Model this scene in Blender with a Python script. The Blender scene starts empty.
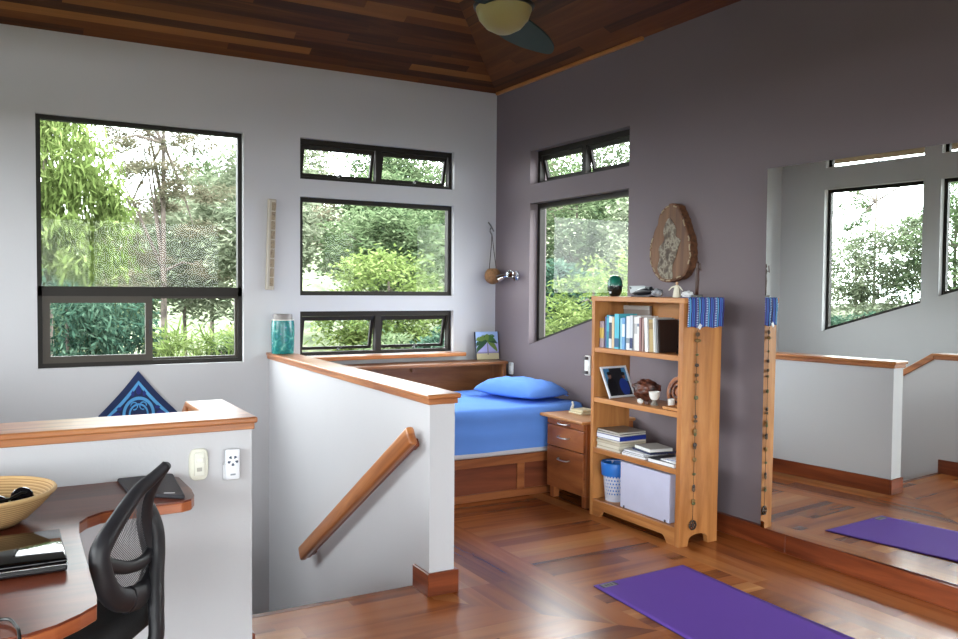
import bpy, bmesh, math, random
from mathutils import Vector, Matrix
random.seed(7)
R = random.uniform
SC = bpy.context.scene
COL = SC.collection
PI = math.pi

# ------------------------------------------------------------------ materials
def lin(c):
    return tuple((v/12.92 if v <= .04045 else ((v+.055)/1.055)**2.4) for v in c)
def rgb(r, g, b):
    return lin((r/255, g/255, b/255)) + (1,)
MATS = {}
def newmat(name):
    m = bpy.data.materials.new(name); m.use_nodes = True
    nt = m.node_tree; nt.nodes.clear()
    out = nt.nodes.new('ShaderNodeOutputMaterial')
    return m, nt, out
def pmat(name, col, rough=.5, metal=0, spec=.5, var=.08, scale=8, bump=0, bscale=60, coat=0, trans=0):
    if name in MATS: return MATS[name]
    m, nt, out = newmat(name)
    b = nt.nodes.new('ShaderNodeBsdfPrincipled')
    tc = nt.nodes.new('ShaderNodeTexCoord')
    n = nt.nodes.new('ShaderNodeTexNoise'); n.inputs['Scale'].default_value = scale; n.inputs['Detail'].default_value = 4
    nt.links.new(tc.outputs['Object'], n.inputs['Vector'])
    mix = nt.nodes.new('ShaderNodeMix'); mix.data_type = 'RGBA'
    c = col if len(col) == 4 else rgb(*col)
    mix.inputs['A'].default_value = tuple(min(1, v*(1-var)) for v in c[:3]) + (1,)
    mix.inputs['B'].default_value = tuple(min(1, v*(1+var)) for v in c[:3]) + (1,)
    nt.links.new(n.outputs['Fac'], mix.inputs['Factor'])
    nt.links.new(mix.outputs['Result'], b.inputs['Base Color'])
    b.inputs['Roughness'].default_value = rough; b.inputs['Metallic'].default_value = metal
    b.inputs['Specular IOR Level'].default_value = spec
    if coat: b.inputs['Coat Weight'].default_value = coat; b.inputs['Coat Roughness'].default_value = .15
    if trans: b.inputs['Transmission Weight'].default_value = trans
    if bump:
        n2 = nt.nodes.new('ShaderNodeTexNoise'); n2.inputs['Scale'].default_value = bscale; n2.inputs['Detail'].default_value = 3
        nt.links.new(tc.outputs['Object'], n2.inputs['Vector'])
        bp = nt.nodes.new('ShaderNodeBump'); bp.inputs['Strength'].default_value = bump; bp.inputs['Distance'].default_value = .004
        nt.links.new(n2.outputs['Fac'], bp.inputs['Height']); nt.links.new(bp.outputs['Normal'], b.inputs['Normal'])
    nt.links.new(b.outputs[0], out.inputs[0])
    MATS[name] = m
    return m
def ramp(nt, stops, interp='LINEAR'):
    r = nt.nodes.new('ShaderNodeValToRGB'); cr = r.color_ramp; cr.interpolation = interp
    while len(cr.elements) > 1: cr.elements.remove(cr.elements[-1])
    cr.elements[0].position = stops[0][0]; cr.elements[0].color = stops[0][1]
    for p, c in stops[1:]:
        e = cr.elements.new(p); e.color = c
    return r
def wood(name, cols, rough=.4, spec=.4, su=1.2, sv=16, tone=False, coat=0, tonecols=None, streak=.55):
    """grain runs along U (metres); tone=True reads the per-plank colour attribute"""
    m, nt, out = newmat(name)
    b = nt.nodes.new('ShaderNodeBsdfPrincipled')
    uv = nt.nodes.new('ShaderNodeUVMap'); uv.uv_map = 'UVMap'
    oi = nt.nodes.new('ShaderNodeObjectInfo')
    mp = nt.nodes.new('ShaderNodeMapping'); mp.inputs['Scale'].default_value = (su, sv, 1)
    nt.links.new(uv.outputs[0], mp.inputs['Vector'])
    add = nt.nodes.new('ShaderNodeVectorMath'); add.operation = 'MULTIPLY_ADD'
    add.inputs[1].default_value = (1, 1, 1)
    mul = nt.nodes.new('ShaderNodeMath'); mul.operation = 'MULTIPLY'; mul.inputs[1].default_value = 37
    nt.links.new(oi.outputs['Random'], mul.inputs[0])
    nt.links.new(mp.outputs[0], add.inputs[0]); nt.links.new(mul.outputs[0], add.inputs[2])
    n = nt.nodes.new('ShaderNodeTexNoise'); n.inputs['Scale'].default_value = 1; n.inputs['Detail'].default_value = 6
    n.inputs['Roughness'].default_value = .6; n.inputs['Distortion'].default_value = .8
    nt.links.new(add.outputs[0], n.inputs['Vector'])
    st = [(.28 + .44*i/(len(cols)-1), rgb(*c)) for i, c in enumerate(cols)]
    r = ramp(nt, st); nt.links.new(n.outputs['Fac'], r.inputs[0])
    col = r.outputs[0]
    if tone:
        at = nt.nodes.new('ShaderNodeAttribute'); at.attribute_name = 'tone'
        r2 = ramp(nt, [(i/(len(tonecols)-1), rgb(*c)) for i, c in enumerate(tonecols)])
        nt.links.new(at.outputs['Fac'], r2.inputs[0])
        mx = nt.nodes.new('ShaderNodeMix'); mx.data_type = 'RGBA'; mx.inputs['Factor'].default_value = streak
        nt.links.new(r2.outputs[0], mx.inputs['A']); nt.links.new(col, mx.inputs['B'])
        col = mx.outputs['Result']
    nt.links.new(col, b.inputs['Base Color'])
    b.inputs['Roughness'].default_value = rough; b.inputs['Specular IOR Level'].default_value = spec
    if coat: b.inputs['Coat Weight'].default_value = coat; b.inputs['Coat Roughness'].default_value = .18
    nt.links.new(b.outputs[0], out.inputs[0])
    return m
def glassmat():
    m, nt, out = newmat('window glass')
    t = nt.nodes.new('ShaderNodeBsdfTransparent'); t.inputs[0].default_value = (.93, .96, .95, 1)
    g = nt.nodes.new('ShaderNodeBsdfGlossy'); g.inputs['Roughness'].default_value = .02
    mx = nt.nodes.new('ShaderNodeMixShader'); f = nt.nodes.new('ShaderNodeFresnel'); f.inputs[0].default_value = 1.22
    ge = nt.nodes.new('ShaderNodeNewGeometry'); sb_ = nt.nodes.new('ShaderNodeMath'); sb_.operation = 'MULTIPLY_ADD'; sb_.inputs[1].default_value = -1; sb_.inputs[2].default_value = 1
    nt.links.new(ge.outputs['Backfacing'], sb_.inputs[0]); ml = nt.nodes.new('ShaderNodeMath'); ml.operation = 'MULTIPLY'; ml.use_clamp = True
    nt.links.new(sb_.outputs[0], ml.inputs[0]); nt.links.new(f.outputs[0], ml.inputs[1])
    nt.links.new(ml.outputs[0], mx.inputs[0]); nt.links.new(t.outputs[0], mx.inputs[1]); nt.links.new(g.outputs[0], mx.inputs[2])
    nt.links.new(mx.outputs[0], out.inputs[0]); return m
def mirrormat():
    m, nt, out = newmat('silvered mirror')
    g = nt.nodes.new('ShaderNodeBsdfGlossy'); g.inputs['Roughness'].default_value = .0
    g.inputs[0].default_value = (.90, .93, .90, 1)
    nt.links.new(g.outputs[0], out.inputs[0]); return m
def leafmat(name, c1, c2, c3):
    m, nt, out = newmat(name)
    at = nt.nodes.new('ShaderNodeAttribute'); at.attribute_name = 'tone'
    r = ramp(nt, [(0, rgb(*c1)), (.5, rgb(*c2)), (1, rgb(*c3))])
    nt.links.new(at.outputs['Fac'], r.inputs[0])
    d = nt.nodes.new('ShaderNodeBsdfDiffuse'); t = nt.nodes.new('ShaderNodeBsdfTranslucent')
    mx = nt.nodes.new('ShaderNodeMixShader'); mx.inputs[0].default_value = .4
    nt.links.new(r.outputs[0], d.inputs[0]); nt.links.new(r.outputs[0], t.inputs[0])
    nt.links.new(d.outputs[0], mx.inputs[1]); nt.links.new(t.outputs[0], mx.inputs[2])
    nt.links.new(mx.outputs[0], out.inputs[0]); return m
def bandmat(name, stops, axis='X', freq=1.0, rough=.7, dash=0, coord='Generated'):
    """hard colour bands along one axis, as woven stripes are"""
    m, nt, out = newmat(name)
    b = nt.nodes.new('ShaderNodeBsdfPrincipled'); b.inputs['Roughness'].default_value = rough
    tc = nt.nodes.new('ShaderNodeTexCoord'); s = nt.nodes.new('ShaderNodeSeparateXYZ')
    nt.links.new(tc.outputs[coord], s.inputs[0])
    k = nt.nodes.new('ShaderNodeMath'); k.operation = 'MULTIPLY'; k.inputs[1].default_value = freq
    nt.links.new(s.outputs[axis], k.inputs[0])
    fr = nt.nodes.new('ShaderNodeMath'); fr.operation = 'FRACT'; nt.links.new(k.outputs[0], fr.inputs[0])
    r = ramp(nt, stops, 'CONSTANT'); nt.links.new(fr.outputs[0], r.inputs[0])
    col = r.outputs[0]
    if dash:
        k2 = nt.nodes.new('ShaderNodeMath'); k2.operation = 'MULTIPLY'; k2.inputs[1].default_value = dash
        nt.links.new(s.outputs['Z'], k2.inputs[0])
        f2 = nt.nodes.new('ShaderNodeMath'); f2.operation = 'FRACT'; nt.links.new(k2.outputs[0], f2.inputs[0])
        g2 = nt.nodes.new('ShaderNodeMath'); g2.operation = 'GREATER_THAN'; g2.inputs[1].default_value = .6
        nt.links.new(f2.outputs[0], g2.inputs[0])
        w = ramp(nt, [(0, (0, 0, 0, 1)), (.42, (1, 1, 1, 1)), (.58, (0, 0, 0, 1))], 'CONSTANT'); nt.links.new(fr.outputs[0], w.inputs[0])
        mm = nt.nodes.new('ShaderNodeMath'); mm.operation = 'MULTIPLY'
        nt.links.new(g2.outputs[0], mm.inputs[0]); nt.links.new(w.outputs[0], mm.inputs[1])
        mx = nt.nodes.new('ShaderNodeMix'); mx.data_type = 'RGBA'; nt.links.new(mm.outputs[0], mx.inputs['Factor'])
        nt.links.new(col, mx.inputs['A']); mx.inputs['B'].default_value = rgb(200, 215, 235); col = mx.outputs['Result']
    nt.links.new(col, b.inputs['Base Color']); nt.links.new(b.outputs[0], out.inputs[0]); return m
def mottle(name, stops, scale=20, rough=.6, kind='noise', bump=.0):
    m, nt, out = newmat(name)
    b = nt.nodes.new('ShaderNodeBsdfPrincipled'); b.inputs['Roughness'].default_value = rough
    tc = nt.nodes.new('ShaderNodeTexCoord')
    if kind == 'voronoi':
        n = nt.nodes.new('ShaderNodeTexVoronoi'); o = n.outputs['Distance']
    else:
        n = nt.nodes.new('ShaderNodeTexNoise'); n.inputs['Detail'].default_value = 5; o = n.outputs['Fac']
    n.inputs['Scale'].default_value = scale
    nt.links.new(tc.outputs['Object'], n.inputs['Vector'])
    r = ramp(nt, stops); nt.links.new(o, r.inputs[0]); nt.links.new(r.outputs[0], b.inputs['Base Color'])
    if bump:
        bp = nt.nodes.new('ShaderNodeBump'); bp.inputs['Strength'].default_value = bump; bp.inputs['Distance'].default_value = .01
        nt.links.new(o, bp.inputs['Height']); nt.links.new(bp.outputs['Normal'], b.inputs['Normal'])
    nt.links.new(b.outputs[0], out.inputs[0]); return m

WHITE = pmat('white plaster', (194, 193, 196), .7, spec=.2, var=.02, scale=3, bump=.12, bscale=90)
GREY = pmat('taupe plaster', (114, 103, 107), .6, spec=.25, var=.03, scale=3, bump=.12, bscale=90)
BRONZE = pmat('dark bronze aluminium', (34, 29, 25), .5, metal=.1, spec=.3)
GLASS = glassmat()
MIRROR = mirrormat()
FLOOR = wood('reddish hardwood floor', [(56, 22, 10), (106, 50, 22), (154, 86, 40), (174, 104, 52), (208, 146, 86)], rough=.27, spec=.4, su=.55, sv=7, tone=True,
             tonecols=[(86, 36, 16), (136, 70, 32), (164, 92, 44), (176, 104, 52), (208, 148, 88)], streak=.5)
CEIL = wood('dark ceiling boards', [(56, 29, 10), (98, 54, 20), (140, 88, 40)], rough=.5, spec=.3, su=.9, sv=16, tone=True,
            tonecols=[(42, 20, 7), (76, 39, 13), (98, 53, 18), (112, 64, 24), (166, 110, 54)], streak=.35)
CAPW = wood('amber rail wood', [(126, 70, 36), (170, 105, 58), (196, 132, 78)], rough=.3, spec=.5, su=1.4, sv=18, coat=.2)
BASEW = wood('red baseboard wood', [(86, 36, 17), (120, 57, 29), (146, 76, 43)], rough=.35, spec=.4, su=1.0, sv=14)
HONEY = wood('honey wood', [(146, 90, 44), (178, 118, 66), (198, 140, 84)], rough=.4, spec=.4, su=1.2, sv=10)
NIGHT = wood('russet wood', [(112, 58, 30), (150, 86, 46), (176, 110, 62)], rough=.38, spec=.4, su=1.4, sv=9)
NIGHTT = wood('light oak top', [(160, 104, 58), (186, 130, 78), (200, 146, 92)], rough=.4, spec=.4, su=1.4, sv=9)
BEDW = wood('bed frame wood', [(104, 54, 28), (140, 80, 44), (166, 104, 60)], rough=.4, spec=.4, su=1.2, sv=12)
BEDP = wood('dark bed panel wood', [(72, 34, 22), (112, 56, 34), (134, 74, 46)], rough=.4, spec=.4, su=1.0, sv=7)
SHELFW = wood('brown shelf wood', [(110, 66, 38), (144, 92, 56), (166, 112, 70)], rough=.35, spec=.5, su=1.2, sv=9)
DESKW = wood('mahogany desk top', [(82, 36, 24), (110, 52, 34), (134, 70, 46)], rough=.3, spec=.35, su=1.0, sv=9)
DESKE = wood('mahogany desk edge', [(130, 62, 34), (168, 92, 54), (190, 118, 74)], rough=.3, spec=.5, su=1.4, sv=14, coat=.2)

# ------------------------------------------------------------------ mesh helpers
ORG = {}
class MB:
    def __init__(s): s.bm = bmesh.new()
    def merge(s, t, mi=0):
        for f in t.faces: f.material_index = mi
        me = bpy.data.meshes.new('t'); t.to_mesh(me); t.free()
        s.bm.from_mesh(me); bpy.data.meshes.remove(me); return s
    def box(s, x0, x1, y0, y1, z0, z1, bev=0, M=None, mi=0, seg=1):
        t = bmesh.new(); bmesh.ops.create_cube(t, size=1)
        for v in t.verts:
            v.co = Vector(((x0+x1)/2 + v.co.x*(x1-x0), (y0+y1)/2 + v.co.y*(y1-y0), (z0+z1)/2 + v.co.z*(z1-z0)))
        if bev: bmesh.ops.bevel(t, geom=t.edges[:], offset=bev, segments=seg, affect='EDGES', profile=.5)
        if M is not None: t.transform(M)
        return s.merge(t, mi)
    def prism(s, poly, d0, d1, f, bev=0, mi=0, seg=1):
        """polygon of (u, v) swept from depth d0 to d1; f(u, d, v) -> world point"""
        t = bmesh.new()
        a = [t.verts.new(f(u, d0, v)) for u, v in poly]; b = [t.verts.new(f(u, d1, v)) for u, v in poly]
        t.faces.new(a); t.faces.new(b[::-1]); n = len(poly)
        for i in range(n): t.faces.new((a[i], b[i], b[(i+1) % n], a[(i+1) % n]))
        bmesh.ops.recalc_face_normals(t, faces=t.faces[:])
        if bev: bmesh.ops.bevel(t, geom=t.edges[:], offset=bev, segments=seg, affect='EDGES', profile=.5)
        return s.merge(t, mi)
    def quadprism(s, q0, q1, mi=0):
        t = bmesh.new(); a = [t.verts.new(p) for p in q0]; b = [t.verts.new(p) for p in q1]
        t.faces.new(a); t.faces.new(b[::-1]); n = len(a)
        for i in range(n): t.faces.new((a[i], b[i], b[(i+1) % n], a[(i+1) % n]))
        bmesh.ops.recalc_face_normals(t, faces=t.faces[:]); return s.merge(t, mi)
    def tube(s, pts, r, sides=8, closed=False, flat=(1, 1), up=None, mi=0):
        pts = [Vector(p) for p in pts]; n = len(pts)
        rs = r if isinstance(r, (list, tuple)) else [r]*n
        t = bmesh.new(); rings = []
        for i, p in enumerate(pts):
            a = pts[i-1] if (i or closed) else p; b = pts[(i+1) % n] if (i < n-1 or closed) else p
            d = (b-a); d = d.normalized() if d.length > 1e-9 else Vector((0, 0, 1))
            ref = Vector(up) if up is not None else (Vector((0, 0, 1)) if abs(d.z) < .9 else Vector((1, 0, 0)))
            e1 = d.cross(ref).normalized(); e2 = e1.cross(d).normalized()
            rings.append([t.verts.new(p + e1*math.cos(2*PI*k/sides)*rs[i]*flat[0] + e2*math.sin(2*PI*k/sides)*rs[i]*flat[1]) for k in range(sides)])
        for i in range(n if closed else n-1):
            A, B = rings[i], rings[(i+1) % n]
            for k in range(sides): t.faces.new((A[k], A[(k+1) % sides], B[(k+1) % sides], B[k]))
        if not closed:
            t.faces.new(rings[0][::-1]); t.faces.new(rings[-1])
        bmesh.ops.recalc_face_normals(t, faces=t.faces[:]); return s.merge(t, mi)
    def lathe(s, prof, c, seg=24, M=None, mi=0, sx=1, sy=1):
        t = bmesh.new(); rings = []
        for r, z in prof:
            if r < 1e-6: rings.append([t.verts.new((0, 0, z))])
            else: rings.append([t.verts.new((r*sx*math.cos(2*PI*k/seg), r*sy*math.sin(2*PI*k/seg), z)) for k in range(seg)])
        for A, B in zip(rings, rings[1:]):
            for k in range(seg):
                q = [A[k % len(A)], A[(k+1) % len(A)], B[(k+1) % len(B)], B[k % len(B)]]
                u = []
                for v in q:
                    if v not in u: u.append(v)
                if len(u) > 2:
                    try: t.faces.new(u)
                    except ValueError: pass
        for A in (rings[0], rings[-1]):
            if len(A) > 2: t.faces.new(A)
        bmesh.ops.recalc_face_normals(t, faces=t.faces[:])
        if M is not None: t.transform(M)
        bmesh.ops.translate(t, verts=t.verts[:], vec=Vector(c)); return s.merge(t, mi)
    def poly(s, pts, mi=0):
        f = s.bm.faces.new([s.bm.verts.new(p) for p in pts]); f.material_index = mi; return f
    def skew(s, k, y0=3.45):
        for v in s.bm.verts: v.co.x += k*(v.co.y-y0)
        return s
    def build(s, name, mats, parent=None, grain=None, smooth=False, base=None, uvm=None):
        bm = s.bm
        if not isinstance(mats, (list, tuple)): mats = [mats]
        xs = [v.co for v in bm.verts]
        lo = Vector([min(v[i] for v in xs) for i in range(3)]); hi = Vector([max(v[i] for v in xs) for i in range(3)])
        if grain is None:
            e = hi-lo; grain = max(range(3), key=lambda i: e[i])
        uvl = bm.loops.layers.uv.get('UVMap') or bm.loops.layers.uv.new('UVMap')
        if not getattr(s, 'hasuv', False):
            bm.normal_update()
            for f in bm.faces:
                n = (uvm.to_3x3() @ f.normal) if uvm is not None else f.normal; ax = max(range(3), key=lambda i: abs(n[i]))
                oth = [i for i in range(3) if i != ax]
                gu = grain if grain != ax else oth[0]
                gv = [i for i in oth if i != gu][0]
                for l in f.loops:
                    p_ = uvm @ l.vert.co if uvm is not None else l.vert.co
                    l[uvl].uv = (p_[gu], p_[gv])
        if parent is not None: org = ORG[parent.name]
        elif base is not None: org = Vector(base)
        else: org = Vector(((lo.x+hi.x)/2, (lo.y+hi.y)/2, lo.z))
        bmesh.ops.translate(bm, verts=bm.verts[:], vec=-org)
        me = bpy.data.meshes.new(name); bm.to_mesh(me); bm.free()
        for m in mats: me.materials.append(m)
        if smooth:
            for p in me.polygons: p.use_smooth = True
            if smooth != 'all' and hasattr(me, 'set_sharp_from_angle'): me.set_sharp_from_angle(angle=math.radians(40))
        o = bpy.data.objects.new(name, me); COL.objects.link(o)
        if parent is None: o.location = org
        else: o.parent = parent
        ORG[o.name] = org
        return o
def tag(o, label, cat, group=None, kind=None):
    o['label'] = label; o['category'] = cat
    if group: o['group'] = group
    if kind: o['kind'] = kind
    return o
def thing(name, label, cat, loc, group=None):
    o = bpy.data.objects.new(name, None); COL.objects.link(o); o.location = loc; o.empty_display_size = .05
    ORG[o.name] = Vector(loc); return tag(o, label, cat, group)
def struct(o, label=None, cat=None):
    o['kind'] = 'structure'
    if label: o['label'] = label; o['category'] = cat
    return o
def copy_thing(root, loc=None):
    c = root.copy(); COL.objects.link(c); ORG[c.name] = ORG[root.name]
    for ch in root.children:
        k = ch.copy(); COL.objects.link(k); k.parent = c
        for g in ch.children:
            h = g.copy(); COL.objects.link(h); h.parent = k
    if loc is not None: c.location = loc
    return c
XYZ = lambda u, d, v: Vector((u, d, v))          # wall A: u = x, depth = y
YXZ = lambda u, d, v: Vector((d, u, v))          # wall B / C: u = y, depth = x
XZY = lambda u, d, v: Vector((u, v, d))          # plan polygon (x, y), depth = z
def rot(axis, deg, about):
    a = Vector(about); return Matrix.Translation(a) @ Matrix.Rotation(math.radians(deg), 4, axis) @ Matrix.Translation(-a)
def rect(u0, u1, v0, v1): return [(u0, v0), (u1, v0), (u1, v1), (u0, v1)]
def inset(poly, w):
    n = len(poly); out = []
    cx = sum(p[0] for p in poly)/n; cy = sum(p[1] for p in poly)/n
    lines = []
    for i in range(n):
        (x0, y0), (x1, y1) = poly[i], poly[(i+1) % n]
        nx, ny = -(y1-y0), (x1-x0); L = math.hypot(nx, ny); nx /= L; ny /= L
        if nx*(cx-x0) + ny*(cy-y0) < 0: nx, ny = -nx, -ny
        ww = w[i] if isinstance(w, (list, tuple)) else w
        lines.append((nx, ny, nx*x0 + ny*y0 + ww))
    for i in range(n):
        a, b, c = lines[i-1]; d, e, f = lines[i]; D = a*e-b*d
        out.append(((c*e-b*f)/D, (a*f-c*d)/D))
    return out
def ring(mb, poly, w, d0, d1, f, mi=0):
    q = inset(poly, w); n = len(poly)
    for i in range(n):
        j = (i+1) % n
        mb.quadprism([f(poly[i][0], d0, poly[i][1]), f(poly[j][0], d0, poly[j][1]), f(q[j][0], d0, q[j][1]), f(q[i][0], d0, q[i][1])],
                     [f(poly[i][0], d1, poly[i][1]), f(poly[j][0], d1, poly[j][1]), f(q[j][0], d1, q[j][1]), f(q[i][0], d1, q[i][1])], mi)
    return q
def smooth_loop(pts, n=6, closed=False):
    P = [Vector(p) for p in pts]; out = []; N = len(P)
    for i in range(N if closed else N-1):
        g = lambda k: P[k % N] if closed else P[max(0, min(N-1, k))]
        p0, p1, p2, p3 = g(i-1), g(i), g(i+1), g(i+2)
        for k in range(n):
            t = k/n
            out.append(.5*((2*p1) + (p2-p0)*t + (2*p0-5*p1+4*p2-p3)*t*t + (3*p1-p0-3*p2+p3)*t**3))
    if not closed: out.append(P[-1])
    return out

# ------------------------------------------------------------------ the room (metres; the camera stands at x = 0, y = 0)
XB, YA, XC, YD, ZC = 3.725, 6.237, -.92, -3.0, 3.087
ST = 3.605                                       # edge of the floor at the head of the stairs
PITCH = .48
# floor planks ------------------------------------------------------
def clip(poly, a, b, c):                          # keep a*x + b*y <= c
    out = []
    for i in range(len(poly)):
        p, q = poly[i], poly[(i+1) % len(poly)]
        dp, dq = a*p[0]+b*p[1]-c, a*q[0]+b*q[1]-c
        if dp <= 0: out.append(p)
        if (dp < 0 < dq) or (dq < 0 < dp):
            t = dp/(dp-dq); out.append((p[0]+(q[0]-p[0])*t, p[1]+(q[1]-p[1])*t))
    return out
def planks(mb, region, along, w, lmin, lmax, tonef, zf=lambda x, y: 0, rng=None):
    rng = rng or random
    bm = mb.bm; mb.hasuv = True
    uvl = bm.loops.layers.uv.get('UVMap') or bm.loops.layers.uv.new('UVMap')
    tl = bm.faces.layers.float.get('tone') or bm.faces.layers.float.new('tone')
    A = 0 if along == 'x' else 1; B = 1-A
    b0 = min(p[B] for p in region); b1 = max(p[B] for p in region)
    a0 = min(p[A] for p in region); a1 = max(p[A] for p in region)
    n = max(1, round((b1-b0)/w)); w = (b1-b0)/n
    for i in range(n):
        lo, hi = b0+i*w, b0+(i+1)*w; a = a0 - rng.uniform(0, lmin)
        while a < a1:
            L = rng.uniform(lmin, lmax); cell = [(a, lo), (a+L, lo), (a+L, hi), (a, hi)]
            if A == 1: cell = [(p[1], p[0]) for p in cell]
            pl = cell
            m = len(region)
            for k in range(m):
                (x0, y0), (x1, y1) = region[k], region[(k+1) % m]
                nx, ny = (y1-y0), -(x1-x0)        # outward for counter-clockwise regions
                pl = clip(pl, nx, ny, nx*x0+ny*y0)
                if len(pl) < 3: break
            if len(pl) >= 3:
                try: f = bm.faces.new([bm.verts.new((x, y, zf(x, y))) for x, y in pl])
                except ValueError: f = None
                if f is not None:
                    f[tl] = tonef(); ou, ov = rng.uniform(0, 30), rng.uniform(0, 30)
                    for l in f.loops: l[uvl].uv = (l.vert.co[A]+ou, l.vert.co[B]+ov)
            a += L
rf = random.Random(11)
def floortone():
    t = rf.random()
    return .16*rf.random() if t < .24 else (.82+.18*rf.random() if t > .80 else .3+.45*rf.random())
fb = MB()
Y0 = YD
planks(fb, [(1.72, 3.40), (2.385, 2.64), (2.385, 3.46), (1.72, 3.46)], 'y', .111, 2.0, 2.4, floortone, rng=rf)
planks(fb, [(1.83, 3.46), (2.385, 3.46), (2.385, YA), (1.83, YA)], 'y', .111, 1.0, 2.4, floortone, rng=rf)
planks(fb, [(XC, 3.40), (1.72, 3.40), (1.72, ST), (XC, ST)], 'x', .1025, 1.2, 2.6, floortone, rng=rf)
planks(fb, [(XC, 2.64), (2.385, 2.64), (1.72, 3.40), (XC, 3.40)], 'x', .12, 1.2, 2.6, floortone, rng=rf)
planks(fb, [(XC, Y0), (2.385, Y0), (2.385, 2.64), (XC, 2.64)], 'x', .115, 1.0, 2.4, floortone, rng=rf)
planks(fb, [(2.385, Y0), (3.175, Y0), (3.175, YA), (2.385, YA)], 'x', .105, .8, 1.6, floortone, rng=rf)
planks(fb, [(3.175, Y0), (XB, Y0), (XB, YA), (3.175, YA)], 'y', .11, 1.0, 2.6, floortone, rng=rf)
fl = struct(fb.build('floor', FLOOR, base=(0, 0, 0)))
mb = MB(); mb.box(XC, XB, YD, ST-.002, -.24, -.004); mb.box(1.80, XB, ST-.002, YA, -.24, -.004)
struct(mb.build('floor_slab', BASEW, base=(0, 0, -.24)))
mb = MB(); mb.box(XC, 1.72, ST, YA, -2.05, -1.95)
struct(mb.build('floor_lower', BASEW))
# ceiling: hipped boards ------------------------------------------------
rc = random.Random(5)
def ctone():
    t = rc.random()
    return rc.uniform(.85, 1) if t > .86 else (rc.uniform(0, .15) if t < .25 else rc.uniform(.25, .65))
hw = (XB-XC)/2; xm = (XB+XC)/2; yA2 = YA-hw; yD2 = YD+hw
cb = MB()
for pts, al, zf in (
        ([(XC, YA), (xm, yA2), (XB, YA)], 'x', lambda x, y: ZC+(YA-y)*PITCH),
        ([(XB, YD), (XB, YA), (xm, yA2), (xm, yD2)], 'y', lambda x, y: ZC+(XB-x)*PITCH),
        ([(XC, YD), (xm, yD2), (xm, yA2), (XC, YA)], 'y', lambda x, y: ZC+(x-XC)*PITCH),
        ([(XC, YD), (XB, YD), (xm, yD2)], 'x', lambda x, y: ZC+(y-YD)*PITCH)):
    planks(cb, pts, al, .062, .8, 2.6, ctone, zf, rng=rc)
struct(cb.build('ceiling', CEIL, base=(0, 0, ZC)))
# roof with eaves above the ceiling
mb = MB(); e = .75
apex = [(xm, yA2+.0, ZC+hw*PITCH+.25), (xm, yD2, ZC+hw*PITCH+.25)]
c4 = [(XC-e, YD-e, ZC-.1), (XB+e, YD-e, ZC-.1), (XB+e, YA+e, ZC-.1), (XC-e, YA+e, ZC-.1)]
def up(p): return (p[0], p[1], p[2]+.12)
for q in ([c4[2], c4[3], apex[0]], [c4[0], c4[1], apex[1]], [c4[1], c4[2], apex[0], apex[1]], [c4[3], c4[0], apex[1], apex[0]]):
    mb.quadprism(q, [up(p) for p in q])
struct(mb.build('roof', pmat('brown soffit board', (96, 70, 50), .7), base=(0, 0, ZC)))

mb = MB(); mb.box(XC-1.2, XB+1.2, YD-4.2, YD-.17, 2.82, 2.92); struct(mb.build('sky_blocker_porch', pmat('brown soffit board', (96, 70, 50), .7)))  # unseen slab added to block high sky light at the front doors
mb = MB(); mb.box(XC-2.6, XC-.17, YD-.17, 3.3, 2.62, 2.72); struct(mb.build('sky_blocker_side', pmat('brown soffit board', (96, 70, 50), .7)))  # unseen overhang added to block high sky light at the left windows
# walls with cut openings ---------------------------------------------
def cut_wall(name, mat, box, cuts):
    mb = MB(); mb.box(*box); o = mb.build(name, mat, base=(box[0], box[2], box[4]))
    cs = []
    for poly, d0, d1, f in cuts:
        c = MB(); c.prism(poly, d0, d1, f); co = c.build('cutter', mat); cs.append(co)
        md = o.modifiers.new('b', 'BOOLEAN'); md.operation = 'DIFFERENCE'; md.solver = 'EXACT'; md.object = co
    dg = bpy.context.evaluated_depsgraph_get(); dg.update()
    me = bpy.data.meshes.new_from_object(o.evaluated_get(dg)); o.modifiers.clear()
    old = o.data; o.data = me; me.name = name; bpy.data.meshes.remove(old)
    for c in cs:
        m = c.data; bpy.data.objects.remove(c); bpy.data.meshes.remove(m)
    return struct(o)
TW = .16
WA = [rect(.227, 1.572, .872, 2.548), rect(1.998, 3.318, 2.245, 2.556), rect(1.998, 3.318, 1.362, 2.112), rect(1.998, 3.318, .897, 1.240)]
cut_wall('wall_back', WHITE, (XC-TW, XB+TW, YA, YA+TW, -2.6, ZC+.02), [(p, YA-.1, YA+TW+.1, XYZ) for p in WA])
WB = [rect(4.484, 5.705, 2.262, 2.532), [(4.484, 1.305), (5.705, .975), (5.705, 2.112), (4.484, 2.112)]]
cut_wall('wall_right', GREY, (XB, XB+TW, YD, YA, -.3, ZC+.02), [(p, XB-.1, XB+TW+.1, YXZ) for p in WB])
WC = [[(4.63, 1.316), (5.70, .985), (5.70, 2.545), (4.63, 2.545)], [(3.39, 1.70), (4.46, 1.385), (4.46, 2.545), (3.39, 2.545)],
      rect(4.63, 5.70, 2.795, 3.06), rect(3.39, 4.46, 2.795, 3.06), rect(.5, 2.6, .5, 2.2), rect(-2.2, 0, .5, 2.2)]  # last two openings are unseen, added to bring in daylight
cut_wall('wall_left', WHITE, (XC-TW, XC, YD, YA, -2.6, ZC+.02), [(p, XC-TW-.1, XC+.1, YXZ) for p in WC])
WD = [rect(-.75, 3.55, .02, 2.75)]  # unseen door opening, added and sized for daylight from behind the camera
cut_wall('wall_front', GREY, (XC-TW, XB+TW, YD-TW, YD, -.3, ZC+.02), [(p, YD-TW-.1, YD+.1, XYZ) for p in WD])

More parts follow.
